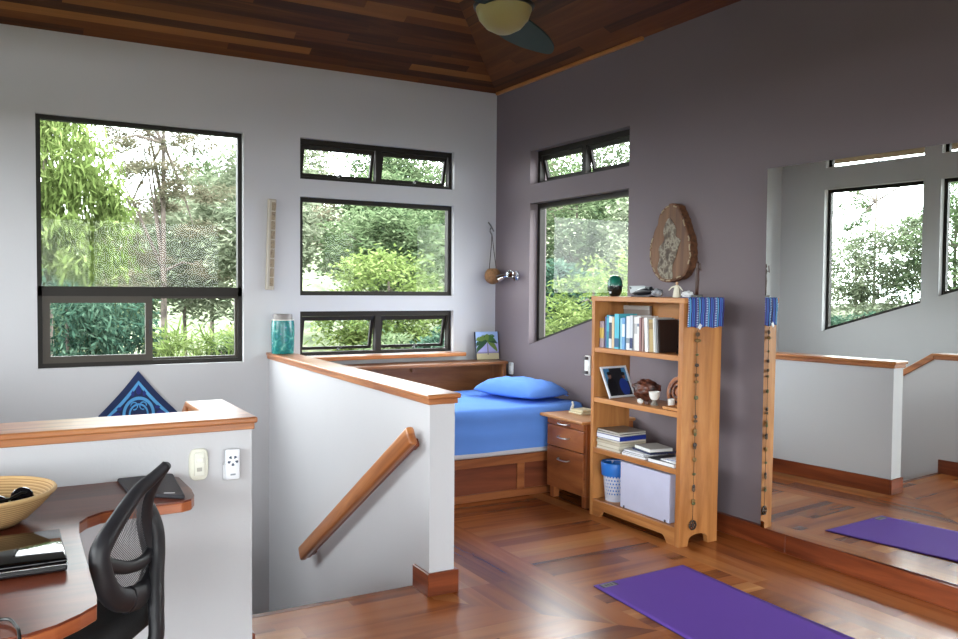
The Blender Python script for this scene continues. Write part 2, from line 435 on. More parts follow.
# windows --------------------------------------------------------------
WN = [0]
def window(label):
    WN[0] += 1
    w = bpy.data.objects.new('window_%d' % WN[0], None); COL.objects.link(w); w.empty_display_size = .05
    w['kind'] = 'structure'; w['label'] = label; w['category'] = 'window'; ORG[w.name] = Vector((0, 0, 0)); return w
def pane(poly, d, f, par, t=.004):
    mb = MB(); mb.prism(poly, d, d+t, f); return mb.build('pane', GLASS, par)
def fixed(poly, d0, d1, f, label, w=.032):
    par = window(label); mb = MB(); q = ring(mb, poly, w, d0, d1, f); mb.build('frame', BRONZE, par)
    pane(q, (d0+d1)/2, f, par); return par
def awning(poly, d0, d1, f, label, tilt, sgn, mull=.05, handle=True):
    par = window(label); mb = MB(); q = ring(mb, poly, [.026, .03, .04, .03], d0, d1, f)
    u0, u1 = min(p[0] for p in q), max(p[0] for p in q); v0, v1 = min(p[1] for p in q), max(p[1] for p in q)
    um = (u0+u1)/2
    mb.prism(rect(um-mull/2, um+mull/2, v0, v1), d0, d1, f); mb.build('frame', BRONZE, par)
    ct, s_ = math.cos(math.radians(tilt)), math.sin(math.radians(tilt))
    for a, b in ((u0, um-mull/2), (um+mull/2, u1)):
        dm = d0+.55*(d1-d0)
        g = lambda u, d, v: f(u, dm + (d-dm)*ct + sgn*(v1-v)*s_, v1 - (v1-v)*ct + sgn*(d-dm)*s_*.0)
        sb = MB(); sq = ring(sb, rect(a+.004, b-.004, v0+.004, v1-.002), [.024, .024, .034, .024], dm-.012, dm+.012, g)
        so = sb.build('sash', BRONZE, par)
        pane(sq, dm, g, so)
        if handle:
            hb = MB(); c = f((a+b)/2, d0-sgn*.004, v0+.012)
            dd = f(0, 1, 0)-f(0, 0, 0); uu = f(1, 0, 0)-f(0, 0, 0)
            hb.tube([c-uu*.02, c-uu*.012+Vector((0, 0, .014)), c+uu*.02+Vector((0, 0, .018))], .005, 6)
            hb.tube([c, c+dd*sgn*.06+Vector((0, 0, .004))], .004, 6)
            hb.build('latch', pmat('black latch', (22, 22, 22), .4), so)
    return par
dA0, dA1 = YA+.046, YA+.10
# window 1: a large pane over a sliding pair
p = WA[0]; par = window('tall bronze-framed window over the stairs with a slider below one large pane')
mb = MB(); ring(mb, p, .03, dA0, dA1, XYZ)
mb.box(.227, 1.572, dA0, dA1, 1.352, 1.418); mb.build('frame', BRONZE, par)
pane(rect(.257, 1.542, 1.418, 2.518), (dA0+dA1)/2, XYZ, par)
for a, b, d, ww in ((.257, .945, dA0-.006, .046), (.905, 1.542, dA0+.03, .016)):
    sb = MB(); q = ring(sb, rect(a, b, .902, 1.352), ww, d, d+.03, XYZ); so = sb.build('sash', pmat('bronze sash', (58, 51, 42), .5, .1), par)
    pane(q, d+.012, XYZ, so)
    if ww > .03:
        hb = MB(); hb.box(.922, .940, d-.012, d, 1.08, 1.19, .003); hb.build('latch', pmat('black latch', (22, 22, 22), .4), so)
awning(WA[1], dA0, dA1, XYZ, 'upper clerestory window of two tilted awning sashes, above the wide picture window', 14, 1)
fixed(WA[2], dA0, dA1, XYZ, 'wide single-pane picture window between the two awning windows', .034)
awning(WA[3], dA0, dA1, XYZ, 'low window of two tilted awning sashes just above the bed shelf', 14, 1)
dB0, dB1 = XB+.075, XB+.125
awning(WB[0], dB0, dB1, YXZ, 'small high awning window in the taupe wall', 14, 1, handle=False)
fixed(WB[1], dB0, dB1, YXZ, 'tall window with a slanting lower edge in the taupe wall', .036)
dC0, dC1 = XC-.07, XC-.12
for k, lab in enumerate(('slant-bottomed stair window seen in the mirror, nearest the back corner', 'second slant-bottomed stair window, cut by the right edge of the mirror',
                         'narrow top window above the first stair window', 'narrow top window above the second stair window',
                         'large unseen window added in the left wall beside the desk for daylight', 'large unseen window added in the left wall behind the camera for daylight')):
    fixed(WC[k], dC0, dC1, YXZ, lab, .035)
par = window('wide sliding glass doors added unseen behind the camera to let in daylight')
mb = MB(); ring(mb, WD[0], .05, YD-.1, YD-.05, XYZ)
mb.box(1.37, 1.43, YD-.1, YD-.05, .05, 2.72); mb.build('frame', BRONZE, par)
pane(rect(-.70, 1.37, .07, 2.70), YD-.08, XYZ, par); pane(rect(1.43, 3.50, .07, 2.70), YD-.08, XYZ, par)

# half walls -----------------------------------------------------------
mb = MB(); mb.box(1.717, 1.846, 3.45, YA, -1.96, .895); mb.skew(.015); struct(mb.build('wall_stair', WHITE))
mb = MB(); mb.box(1.704, 1.857, 3.438, YA, .889, .915, .002); mb.box(1.694, 1.868, 3.424, YA, .9145, .937, .006, seg=2); mb.skew(.015)
struct(mb.build('trim_1', CAPW, grain=1), 'amber wood cap along the half wall beside the bed', 'rail cap')
mb = MB(); mb.box(XC, .82, 3.14, 3.34, 0, .895); struct(mb.build('wall_desk', WHITE))
SL = .64
mb = MB(); mb.prism([(3.34, -1.96), (YA, -1.96), (YA, .893-(YA-3.66)*SL), (3.66, .893), (3.34, .893)], .70, .82, YXZ)
struct(mb.build('wall_stair_side', WHITE))
mb = MB()
mb.box(XC, .827, 3.124, 3.356, .893, .918, .002); mb.box(XC, .836, 3.11, 3.37, .9175, .94, .006, seg=2)
mb.box(.69, .827, 3.35, 3.675, .893, .918, .002); mb.box(.68, .836, 3.36, 3.675, .9175, .94, .006, seg=2)
f2 = lambda y: .893-(y-3.66)*SL
mb.prism([(3.66, .893), (YA, f2(YA)), (YA, f2(YA)+.056), (3.675, .94), (3.66, .94)], .68, .836, YXZ, .004)
struct(mb.build('trim_2', CAPW, grain=0), 'amber wood cap on the desk wall, returning and sloping down the stairs', 'rail cap')
# stairs
mb = MB()
for k in range(11):
    y = ST+k*.28; mb.box(.82, 1.72, y, y+.30, -1.96, -.18*(k+1), .004)
    if y+.58 > YA: break
struct(mb.build('stairs', FLOOR, grain=0), 'wooden stairs going down beside the half wall', 'stairs')
mb = MB(); mb.box(.82, 1.72, ST-.03, ST+.012, -.05, .001, .003); struct(mb.build('trim_3', FLOOR, grain=0))
# baseboards
BH = .108
mb = MB(); mb.box(3.69, XB, YD, 3.095, 0, BH, .003); mb.box(3.69, XB, 3.096, 4.9, 0, BH, .003); struct(mb.build('baseboard_right', BASEW, grain=1))
mb = MB(); mb.box(1.705, 1.866, 3.435, 3.45, 0, BH, .003); mb.box(1.705, 1.72, 3.44, ST, 0, BH, .003); mb.box(1.85, 1.866, 3.45, 4.84, 0, BH, .003)
struct(mb.build('baseboard_stair', BASEW, grain=1))
mb = MB(); mb.box(.82, .836, 3.155, ST, 0, BH, .003); struct(mb.build('baseboard_desk', BASEW, grain=1))
mb = MB(); mb.box(XC, XB, YD, YD+.016, 0, .02); mb.box(XC, XC+.016, YD, 3.14, 0, BH, .003); struct(mb.build('baseboard_left', BASEW, grain=1))
# crown strip of lighter board where the ceiling meets the taupe wall
mb = MB(); mb.box(3.70, XB, 4.35, YA-.02, ZC-.018, ZC+.006, .002); struct(mb.build('trim_4', HONEY, grain=1))
# sill board under the low window
mb = MB(); mb.box(1.85, 3.37, 6.10, YA+.045, .866, .897, .005, seg=2); struct(mb.build('trim_5', CAPW, grain=0), 'amber sill board under the low window', 'window sill')

# ------------------------------------------------------------------ handrail
t = thing('handrail', 'sloping amber wood handrail on the white half wall', 'handrail', (1.66, 3.55, .74))
a = Vector((1.664, 3.528, .742)); b = Vector((1.684, 5.16, -.272)); d = (b-a).normalized(); n = Vector((0, -d.z, d.y)); n = n if n.z > 0 else -n
L = (b-a).length; Mr = Matrix(((1, 0, 0), (0, d.y, n.y), (0, d.z, n.z))).to_4x4(); Mr.translation = a
mb = MB(); mb.box(-.022, .022, 0, L, -.046, .046, .016, M=Mr, seg=3); mb.build('rail', CAPW, t, grain=1, smooth=True, uvm=Mr.inverted())
for s in (.06, L-.12):
    mb = MB(); mb.box(.02, .065, s, s+.06, -.034, .006, .006, M=Mr); mb.build('bracket', BASEW, t, grain=0, uvm=Mr.inverted())
mb = MB(); mb.box(.010, .036, .03, L-.05, -.044, -.012, .004, M=Mr); mb.build('lower_molding', BASEW, t, grain=1, uvm=Mr.inverted())

# ------------------------------------------------------------------ mirror
ang = math.radians(3.3); e1 = Vector((math.sin(ang), -math.cos(ang), 0)); nr = Vector((-math.cos(ang), -math.sin(ang), 0))
P0 = Vector((3.656, 3.236, 0)); fM = lambda u, d, v: P0 + e1*u + nr*d + Vector((0, 0, v))
t = thing('wall_mirror', 'large frameless mirror standing on the baseboard against the taupe wall', 'mirror', (3.69, 2.6, .115))
MZ0, MZ1, MU = .114, 2.088, 1.285
mb = MB(); bw = .036; bd = bw*math.tan(math.radians(.3))
o_ = rect(0, MU, MZ0, MZ1); i_ = rect(bw, MU-bw, MZ0+bw, MZ1-bw)
mb.poly([fM(u, 0, v) for u, v in i_])
mb.build('mirror_glass', MIRROR, t)
mb = MB()
for k in range(4):
    j = (k+1) % 4
    mb.poly([fM(o_[k][0], -bd, o_[k][1]), fM(o_[j][0], -bd, o_[j][1]), fM(i_[j][0], 0, i_[j][1]), fM(i_[k][0], 0, i_[k][1])])
mb.build('bevelled_edge', MIRROR, t)
mb = MB(); mb.prism(o_, -.008, -bd-.0002, fM); mb.build('backing', pmat('grey mirror back', (120, 124, 122), .5), t)

# ------------------------------------------------------------------ desk
DZ = .745
out = [(XC+.005, 3.135), (.53, 3.135), (.552, 3.10), (.556, 2.90), (.548, 2.81), (.53, 2.765), (.50, 2.748), (.397, 2.743), (.31, 2.741), (.262, 2.728), (.222, 2.689), (.197, 2.64),
       (.188, 2.55), (.184, 2.334), (.181, 1.985), (.176, 1.935), (.14, 1.893), (.095, 1.855), (.044, 1.832), (-.003, 1.83), (-.10, 1.85), (-.35, 1.93), (XC+.005, 1.95)]
t = thing('corner_desk', 'dark mahogany corner desk with a rounded wing against the white half wall', 'desk', (-.3, 2.5, 0))
mb = MB(); mb.prism(out, DZ-.006, DZ, XZY, 0); mb.build('desk_top', DESKW, t, grain=0)
mb = MB(); mb.prism(out, DZ-.036, DZ-.0055, XZY, .003); mb.build('edge_band', DESKE, t, grain=0)
for x, y in ((-.85, 3.06), (-.85, 2.05), (-.12, 3.06)):
    mb = MB(); mb.box(x-.03, x+.03, y-.03, y+.03, 0, DZ-.036, .004); mb.build('leg', DESKE, t, grain=2)

# bowl with its contents
BC = Vector((-.052, 2.72, DZ)); RB = .196
t = thing('woven_bowl', 'round tan woven bowl on the desk, holding small things', 'bowl', BC)
prof = [(0, .004), (.10, .004), (.125, .02), (.165, .058), (.19, .086), (RB, .093), (RB-.008, .095), (.182, .086), (.157, .060), (.118, .026), (.09, .012), (0, .012)]
WICK = bandmat('coiled straw', [(0, rgb(178, 140, 92)), (.35, rgb(204, 168, 118)), (.75, rgb(158, 120, 76))], 'Z', 140, .75, coord='Object')
mb = MB(); mb.lathe(prof, BC, 40); mb.build('basket_bowl', WICK, t, smooth=True)
mb = MB(); mb.tube([BC+Vector((math.cos(2*PI*k/40)*(RB-.004), math.sin(2*PI*k/40)*(RB-.004), .095)) for k in range(40)], .006, 6, closed=True)
mb.build('rim', pmat('rim straw', (196, 160, 110), .7), t, smooth=True)
mb = MB(); mb.lathe([(0, 0), (.052, 0), (.055, .012), (.05, .03), (0, .034)], BC+Vector((.03, .04, .03)), 12); mb.build('green_packet', pmat('green wrapper', (92, 122, 78), .5), None, smooth=True)
tag(bpy.data.objects[-1] if False else COL.objects[-1], 'small round green packet inside the woven bowl', 'packet')
t2 = thing('sunglasses', 'black sunglasses lying in the front of the woven bowl', 'sunglasses', BC+Vector((.05, -.04, .045)))
for s in (0, 1):
    c = BC+Vector((.045+.062*s, -.045+.035*s, .062+.01*s)); mb = MB()
    mb.lathe([(0, 0), (.027, .001), (.03, .005), (.027, .009), (0, .01)], c, 14, M=Matrix.Rotation(math.radians(58), 4, 'X')); mb.build('lens', pmat('black lens', (18, 18, 22), .12), t2, smooth=True)
mb = MB()
mb.tube([BC+Vector(v) for v in ((.02, -.07, .068), (.05, -.056, .078), (.075, -.04, .078), (.105, -.02, .088), (.13, 0, .084), (.12, .03, .05))], .004, 6)
mb.build('frame', pmat('black plastic', (24, 24, 26), .35), t2, smooth=True)
mb = MB(); mb.tube([BC+Vector((-.10, .0, .04)), BC+Vector((.02, .0, .11))], .004, 8); tag(mb.build('pen', pmat('dark pen', (38, 42, 60), .35)), 'dark slim pen leaning in the woven bowl', 'pen')
mb = MB(); mb.box(-.055, .055, -.03, .03, 0, .012, .004, M=Matrix.Translation(BC+Vector((-.03, -.05, .04))) @ Matrix.Rotation(.5, 4, 'Z'))
tag(mb.build('phone', pmat('dark grey phone', (52, 56, 66), .25)), 'dark grey phone lying in the woven bowl', 'phone')

# laptop
t = thing('laptop', 'closed glossy black laptop with a silver edge on the desk', 'laptop', (-.05, 2.33, DZ))
GLOSS = pmat('glossy black lid', (7, 7, 9), .05, spec=.35)
mb = MB(); mb.box(-.235, .137, 2.185, 2.465, DZ+.004, DZ+.019, .005, seg=2); mb.build('base', pmat('black laptop base', (22, 20, 22), .4), t)
mb = MB(); mb.box(-.236, .138, 2.184, 2.466, DZ+.0185, DZ+.0225, .001); mb.build('silver_trim', pmat('brushed silver', (190, 192, 196), .25, metal=1), t)
mb = MB(); mb.box(-.235, .137, 2.185, 2.465, DZ+.022, DZ+.034, .005, seg=3); mb.build('lid', GLOSS, t, smooth=True)
for x in (-.2, .1):
    for y in (2.21, 2.44):
        mb = MB(); mb.lathe([(0, 0), (.008, 0), (.007, .006), (0, .006)], (x, y, DZ), 10); mb.build('foot', pmat('black rubber', (20, 20, 20), .7), t)
# folder
t = thing('zip_folder', 'black document pad with two white tabs on the desk wing', 'folder', (.44, 2.95, DZ))
BLK = pmat('charcoal leatherette', (46, 44, 50), .55, bump=.2, bscale=200)
mb = MB(); mb.prism([(.352, 3.12), (.36, 2.885), (.375, 2.872), (.50, 2.772), (.512, 2.775), (.534, 3.11), (.526, 3.12)], DZ, DZ+.014, XZY, .004); mb.build('cover', BLK, t)
for x, y in ((.412, 2.864), (.472, 2.816)):
    mb = MB(); mb.box(-.017, .017, -.003, .003, 0, .001, M=Matrix.Translation((x, y, DZ+.0145)) @ Matrix.Rotation(math.radians(-25), 4, 'Z')); mb.build('tab', pmat('white tab', (225, 225, 228), .5), t)
# cable
mb = MB(); mb.tube(smooth_loop([(-.30, 1.99, DZ+.005), (-.15, 1.95, DZ+.005), (-.02, 1.922, DZ+.006), (.012, 1.908, DZ+.008), (.024, 1.872, DZ+.006), (.029, 1.835, DZ+.004), (.03, 1.80, DZ-.03), (.028, 1.79, DZ-.15), (.02, 1.80, .35), (0, 1.9, .006)], 6), .0035, 8)
tag(mb.build('power_cable', pmat('black cable', (18, 18, 18), .45), smooth=True), 'thin black cable curling over the near edge of the desk', 'cable')

# switch plate and fan remote on the desk wall
IV = pmat('ivory plastic', (222, 220, 206), .4)
t = thing('light_switch', 'ivory rounded light switch plate on the white desk wall', 'switch', (.626, 3.14, .72))
mb = MB(); pl = []
for k in range(32):
    a = 2*PI*k/32; c_, s_ = math.cos(a), math.sin(a)
    pl.append((.626+math.copysign(abs(c_)**.55, c_)*.034, .778+math.copysign(abs(s_)**.55, s_)*.058))
mb.prism(pl, 3.128, 3.1395, XYZ, .003); mb.build('plate', IV, t, smooth=True)
mb = MB(); mb.box(.609, .645, 3.122, 3.129, .738, .822, .002); mb.build('insert', pmat('ivory insert', (230, 229, 218), .4), t)
mb = MB(); mb.box(.615, .641, 3.117, 3.123, .786, .804, .002); mb.build('toggle', pmat('ivory toggle', (236, 235, 226), .35), t)
mb = MB(); mb.box(.618, .636, 3.1205, 3.123, .754, .768, .001); mb.build('socket', pmat('grey socket', (176, 174, 164), .5), t)
t = thing('fan_remote', 'white remote with dark arrow buttons in a holder beside the light switch', 'remote', (.74, 3.14, .71))
mb = MB(); mb.box(.712, .764, 3.118, 3.1395, .712, .775, .004); mb.build('holder', pmat('white holder', (214, 216, 220), .45), t)
mb = MB(); mb.box(.716, .768, 3.104, 3.119, .716, .828, .006, seg=2); mb.build('body', pmat('white remote', (232, 234, 240), .35), t, smooth=True)
BT = pmat('slate blue button', (58, 72, 96), .5)
for a in (90+72*k for k in range(5)):
    c = Vector((.742, 3.1035, .786)); mb = MB(); ar = math.radians(a-180)
    q = [(.007, 0), (.017, -.006), (.02, 0), (.017, .006)]
    mb.prism([(c.x+u*math.cos(ar)-v*math.sin(ar), c.z+u*math.sin(ar)+v*math.cos(ar)) for u, v in q], 3.1025, 3.1045, XYZ); mb.build('button', BT, t)
mb = MB(); mb.box(.733, .751, 3.1028, 3.1045, .732, .738); mb.build('badge', pmat('grey badge', (140, 146, 156), .5), t)

# ------------------------------------------------------------------ office chair
t = thing('office_chair', 'black mesh-backed office chair pushed in at the desk', 'chair', (.16, 2.45, 0))
CB = pmat('black chair plastic', (34, 33, 37), .5, var=.05); CS = pmat('black seat fabric', (22, 21, 23), .8, bump=.3, bscale=300)
Lp = [(.383, 2.4, .934), (.348, 2.385, .907), (.31, 2.365, .883), (.28, 2.34, .855), (.242, 2.3, .815), (.213, 2.265, .783), (.2, 2.25, .756), (.204, 2.25, .716), (.216, 2.26, .67), (.239, 2.29, .629), (.273, 2.34, .601)]
Rp = [(.383, 2.4, .934), (.357, 2.43, .883), (.34, 2.46, .832), (.34, 2.49, .769), (.354, 2.51, .714), (.366, 2.52, .666), (.361, 2.52, .615), (.341, 2.48, .585), (.31, 2.42, .579), (.273, 2.34, .601)]
Ls, Rs = smooth_loop(Lp, 5), smooth_loop(Rp, 5)
def taper(n, a, b, c):
    return [a+(b-a)*min(1, 2*i/n) if i < n/2 else b+(c-b)*(2*i/n-1) for i in range(n)]
mb = MB(); mb.tube(Ls, taper(len(Ls), .016, .030, .032), 10, flat=(1, .8), up=(-.83, .55, .1)); mb.tube(Rs, taper(len(Rs), .018, .038, .036), 10, flat=(1, .7), up=(-.83, .55, .1))
mb.build('back_frame', CB, t, smooth='all')
lum = smooth_loop([(.196, 2.247, .738), (.242, 2.31, .703), (.286, 2.38, .675), (.334, 2.46, .664), (.37, 2.53, .69)], 5)
mb = MB(); mb.tube(lum, taper(len(lum), .022, .017, .022), 10, flat=(.7, 1)); mb.build('lumbar_bar', CB, t, smooth='all')
def lerp_path(P, s):
    i = min(len(P)-2, int(s*(len(P)-1))); f_ = s*(len(P)-1)-i; return P[i].lerp(P[i+1], f_)
mb = MB(); N = 62; off = Vector((.83, -.55, 0))*.004
for k in range(-30, N):                           # slanting threads of the mesh
    pts = []
    for j in range(9):
        w = j/8; s = (k+.5)/N*.96+.02 + w*.34
        if .03 < s < .97: pts.append(lerp_path(Ls, s).lerp(lerp_path(Rs, s), w)+off*0)
    if len(pts) > 1: mb.tube(pts, .0011, 3)
mb.build('mesh', pmat('grey chair mesh', (84, 84, 88), .7), t)
post = smooth_loop([(.352, 2.50, .80), (.372, 2.5, .74), (.376, 2.5, .677), (.366, 2.47, .602), (.360, 2.44, .528), (.352, 2.41, .45), (.30, 2.40, .40), (.16, 2.46, .40)], 5)
mb = MB(); mb.tube(post, taper(len(post), .024, .034, .030), 10, flat=(1, .6), up=(-.83, .55, .1)); mb.build('back_support', CB, t, smooth='all')
fa = math.atan2(.55, -.83); Ms = Matrix.Translation((.085, 2.51, 0)) @ Matrix.Rotation(fa, 4, 'Z')
mb = MB(); mb.box(-.24, .24, -.23, .23, .455, .545, .04, M=Ms, seg=4); mb.build('seat', CS, t, smooth='all')
mb = MB(); mb.box(-.16, .16, -.15, .15, .40, .456, .015, M=Ms); mb.build('seat_pan', CB, t)
mb = MB(); mb.lathe([(0, .09), (.026, .09), (.026, .25), (.018, .251), (.018, .405), (0, .405)], (.085, 2.51, 0), 16); mb.build('gas_lift', pmat('chair column', (30, 30, 32), .35, .4), t, smooth=True)
for k in range(5):
    a = fa + 2*PI*k/5 + .3; dx, dy = math.cos(a), math.sin(a)
    mb = MB(); mb.tube([(.085+dx*.02, 2.51+dy*.02, .10), (.085+dx*.28, 2.51+dy*.28, .07)], [.026, .016], 8); lg = mb.build('leg', CB, t, smooth=True)
    mb = MB(); Mw = Matrix.Rotation(PI/2, 4, 'X'); mb.lathe([(0, -.02), (.026, -.02), (.029, -.01), (.029, .01), (.026, .02), (0, .02)], (.085+dx*.275, 2.51+dy*.275, .0295), 14, M=Mw); mb.build('caster', CB, lg, smooth=True)

bpy.data.objects['office_chair'].location.x += .012
# ------------------------------------------------------------------ things on the back wall
# blue diamond panel
t = thing('blue_wall_panel', 'navy and light blue patterned diamond panel hung low on the back wall', 'wall decoration', (.85, YA, .32))
cx, cz, hd = .842, .535, .300
NAVY = pmat('navy cloth', (24, 42, 84), .8); SKY = pmat('light blue cloth', (86, 158, 214), .8); IND = pmat('indigo cloth', (34, 46, 120), .8)
def diam(h, sag=.02):
    P = []
    for k in range(4):
        a0, a1 = PI/2*k, PI/2*(k+1)
        p = (math.cos(a0)*h, math.sin(a0)*h); q = (math.cos(a1)*h, math.sin(a1)*h)
        for j in range(5):
            s = j/5; x = p[0]+(q[0]-p[0])*s; y = p[1]+(q[1]-p[1])*s; l = math.hypot(x, y); k2 = 1-sag*4*s*(1-s)/max(l, .01)*h
            P.append((cx+x*k2, cz+y*k2))
    return P
mb = MB(); mb.prism(diam(hd, .03), YA-.014, YA-.001, XYZ); mb.build('panel', NAVY, t)
mb = MB()
def band(outer, inner, d):
    n = len(outer)
    for i in range(n): mb.quadprism([XYZ(u, d, v) for u, v in (outer[i], outer[(i+1) % n], inner[(i+1) % n], inner[i])], [XYZ(u, d+.002, v) for u, v in (outer[i], outer[(i+1) % n], inner[(i+1) % n], inner[i])])
band(diam(hd*.78, .03), diam(hd*.665, .03), YA-.0165)
circ = lambda r, n=40: [(cx+math.cos(2*PI*k/n)*r, cz+math.sin(2*PI*k/n)*r) for k in range(n)]
band(circ(.122), circ(.100), YA-.0165); band(circ(.075), circ(.062), YA-.0165)
for s in (-1, 1):
    for sz in (-1, 1): mb.tube([(cx+s*(.034+.026*math.cos(a)), YA-.016, cz+sz*(.058+.026*math.sin(a))) for a in [i*.5 for i in range(11)]], .005, 6)
mb.build('pale_motif', SKY, t)
mb = MB()
for k in range(4):
    a = PI/2*k
    for da, rr, sc in ((0, .165, 1), (-.30, .148, .6), (.30, .148, .6)):
        c = (cx+math.cos(a+da)*rr, cz+math.sin(a+da)*rr)
        q = [(.042*sc, 0), (.012*sc, .022*sc), (-.02*sc, .016*sc), (-.03*sc, 0), (-.02*sc, -.016*sc), (.012*sc, -.022*sc)]
        mb.prism([(c[0]+u*math.cos(a)-v*math.sin(a), c[1]+u*math.sin(a)+v*math.cos(a)) for u, v in q], YA-.0168, YA-.0135, XYZ)
mb.build('indigo_petals', IND, t)
bpy.data.objects['blue_wall_panel'].scale.x = .86
# narrow weathered wall hanging
t = thing('wood_wall_strip', 'narrow weathered wooden strip hanging between the two left windows', 'wall decoration', (1.77, YA, 1.38))
Mt = rot('Y', 1.7, (1.775, YA, 1.74))
mb = MB(); mb.box(1.738, 1.80, YA-.03, YA-.002, 1.40, 2.075, .006, M=Mt); mb.build('board', wood('weathered grey wood', [(150, 140, 126), (184, 174, 160), (206, 198, 186)], .8, .1, 1.5, 30), t, grain=2)
mb = MB()
rr = random.Random(3)
for k in range(9):
    z = 1.43+k*.07; mb.box(1.764, 1.792, YA-.036, YA-.029, z, z+.062, .003, M=Mt)
mb.build('inlay', mottle('mottled brown inlay', [(.3, rgb(108, 90, 72)), (.5, rgb(150, 134, 112)), (.7, rgb(128, 108, 92))], 40, .8), t)
mb = MB(); mb.box(1.741, 1.753, YA-.036, YA-.028, 1.41, 2.06, .003, M=Mt); mb.build('edge_strip', pmat('pale strip', (190, 182, 170), .8), t)

# teal canister on the half wall cap
t = thing('teal_canister', 'teal flower-painted canister with a grey lid on the half wall cap', 'canister', (1.80, 6.05, .94))
c = (1.808, 6.05, .94)
mb = MB(); mb.lathe([(0, 0), (.078, 0), (.080, .004), (.082, .06), (.084, .14), (.083, .21), (.078, .243), (0, .243)], c, 28)
mb.build('body', mottle('teal flower glaze', [(0, rgb(214, 226, 224)), (.12, rgb(70, 110, 140)), (.25, rgb(34, 128, 128)), (.5, rgb(24, 104, 106)), (.75, rgb(58, 150, 140)), (.95, rgb(150, 196, 190))], 24, .25, 'voronoi'), t, smooth=True)
mb = MB(); mb.lathe([(0, .247), (.070, .247), (.070, .282), (.066, .288), (0, .288)], c, 28); mb.build('lid', pmat('pewter lid', (124, 118, 116), .5, .2), t, smooth=True)
mb = MB(); mb.lathe([(0, .2425), (.081, .2425), (.081, .2475), (0, .2475)], c, 28); mb.build('rim_band', pmat('cream glaze', (216, 214, 200), .35), t, smooth=True)

# hanging coconut pot
t = thing('hanging_coconut', 'brown coconut shell hanging from a cord in the room corner', 'hanging pot', (3.63, 6.13, 1.47))
c = Vector((3.628, 6.12, 1.532))
mb = MB(); prof = [(.07*math.sin(a), -.07*math.cos(a)) for a in [i*PI/14*.86 for i in range(15)]]; prof += [(r*.9, z) for r, z in prof[::-1][:-1]] + [(0, -.06)]
mb.lathe(prof, c, 24); mb.build('shell', mottle('coconut husk', [(.3, rgb(96, 66, 40)), (.6, rgb(140, 100, 64)), (.8, rgb(116, 80, 50))], 60, .85, bump=.4), t, smooth=True)
for s in (-1, 1):
    mb = MB(); mb.tube([c+Vector((s*.034, 0, .055)), c+Vector((s*.01, .01, .25)), c+Vector((.012, .04, .36))], .003, 6); mb.build('cord', pmat('dark cord', (60, 50, 44), .8), t)
mb = MB(); mb.tube(smooth_loop([c+Vector((.012, .04, .35)), c+Vector((-.006, .04, .38)), c+Vector((.014, .05, .41)), c+Vector((.03, .04, .38)), c+Vector((.02, .075, .43)), Vector((3.65, YA-.002, 1.99))], 4), .006, 6); mb.build('hook', pmat('steel hook', (130, 128, 126), .35, .8), t, smooth=True)
# chrome wall spot
t = thing('chrome_spotlight', 'small chrome double spotlight on the taupe wall beside the corner', 'spotlight', (XB-.05, 5.93, 1.5))
CH = pmat('polished chrome', (214, 214, 216), .12, metal=1, var=.02)
mb = MB(); Mx = Matrix.Rotation(-PI/2, 4, 'Y')
mb.lathe([(0, 0), (.045, 0), (.042, .014), (0, .018)], (XB-.001, 5.885, 1.53), 20, M=Mx); mb.build('wall_plate', CH, t, smooth=True)
mb = MB(); mb.tube([(XB-.015, 5.885, 1.53), (XB-.08, 5.90, 1.53), (XB-.10, 5.93, 1.527)], .008, 8); mb.build('arm', CH, t, smooth=True)
for p, dv in (((XB-.085, 5.99, 1.52), (-.6, .5, -.35)), ((XB-.075, 5.87, 1.535), (-.5, -.6, .3))):
    mb = MB(); q = Vector((0, 0, 1)).rotation_difference(Vector(dv)).to_matrix().to_4x4()
    mb.lathe([(0, -.03), (.018, -.028), (.024, -.01), (.034, .035), (.032, .036), (.02, .005), (0, .003)], p, 20, M=q); mb.build('lamp_head', CH, t, smooth=True)

# wall switches on the taupe wall
for y, z0, z1, lab, nm in ((5.955, .712, .812, 'white rounded switch on the taupe wall by the end of the bed shelf', 'wall_switch'), (4.906, .80, .945, 'white plug adapter on the taupe wall behind the bookcase', 'plug_adapter')):
    t = thing(nm, lab, 'switch' if nm == 'wall_switch' else 'plug', (XB, y, z0))
    mb = MB(); mb.box(XB-.016, XB-.001, y-.033, y+.033, z0, z1, .012, seg=3); mb.build('plate', pmat('white plastic', (226, 226, 224), .4), t, smooth=True)
    mb = MB(); mb.box(XB-.022, XB-.015, y-.018, y+.018, z0+.03, z0+.07, .003); mb.build('button', pmat('white button', (236, 236, 234), .35), t)
    if nm == 'plug_adapter':
        for z in (z0+.012, z1-.03):
            mb = MB(); mb.box(XB-.045, XB-.015, y-.02, y+.02, z, z+.022, .004); mb.build('plug', pmat('grey plug', (96, 92, 94), .5), t)

# ------------------------------------------------------------------ bed
t = thing('bed', 'single bed with a panelled wood base and bright blue sheet', 'bed', (2.75, 5.4, 0))
BX0, BX1, BY0, BY1 = 1.885, 3.62, 4.85, 5.93
mb = MB(); mb.box(BX0, BX1, BY0+.02, BY1, .03, .275); mb.build('base_box', BEDP, t, grain=0)
mb = MB(); mb.box(BX0, BX1, BY0, BY0+.022, .228, .29, .003); mb.box(BX0, BX1, BY0, BY0+.022, 0, .05, .003)
for x0, x1 in ((BX0, 1.93), (2.48, 2.56), (3.085, 3.145), (3.56, BX1)): mb.box(x0, x1, BY0+.001, BY0+.0222, .049, .229, .002)
mb.build('front_frame', BEDW, t, grain=0)
for x0, x1 in ((1.93, 2.48), (2.56, 3.085), (3.145, 3.56)):
    mb = MB(); mb.box(x0-.004, x1+.004, BY0+.012, BY0+.02, .045, .232); mb.build('panel', BEDP, t, grain=0)
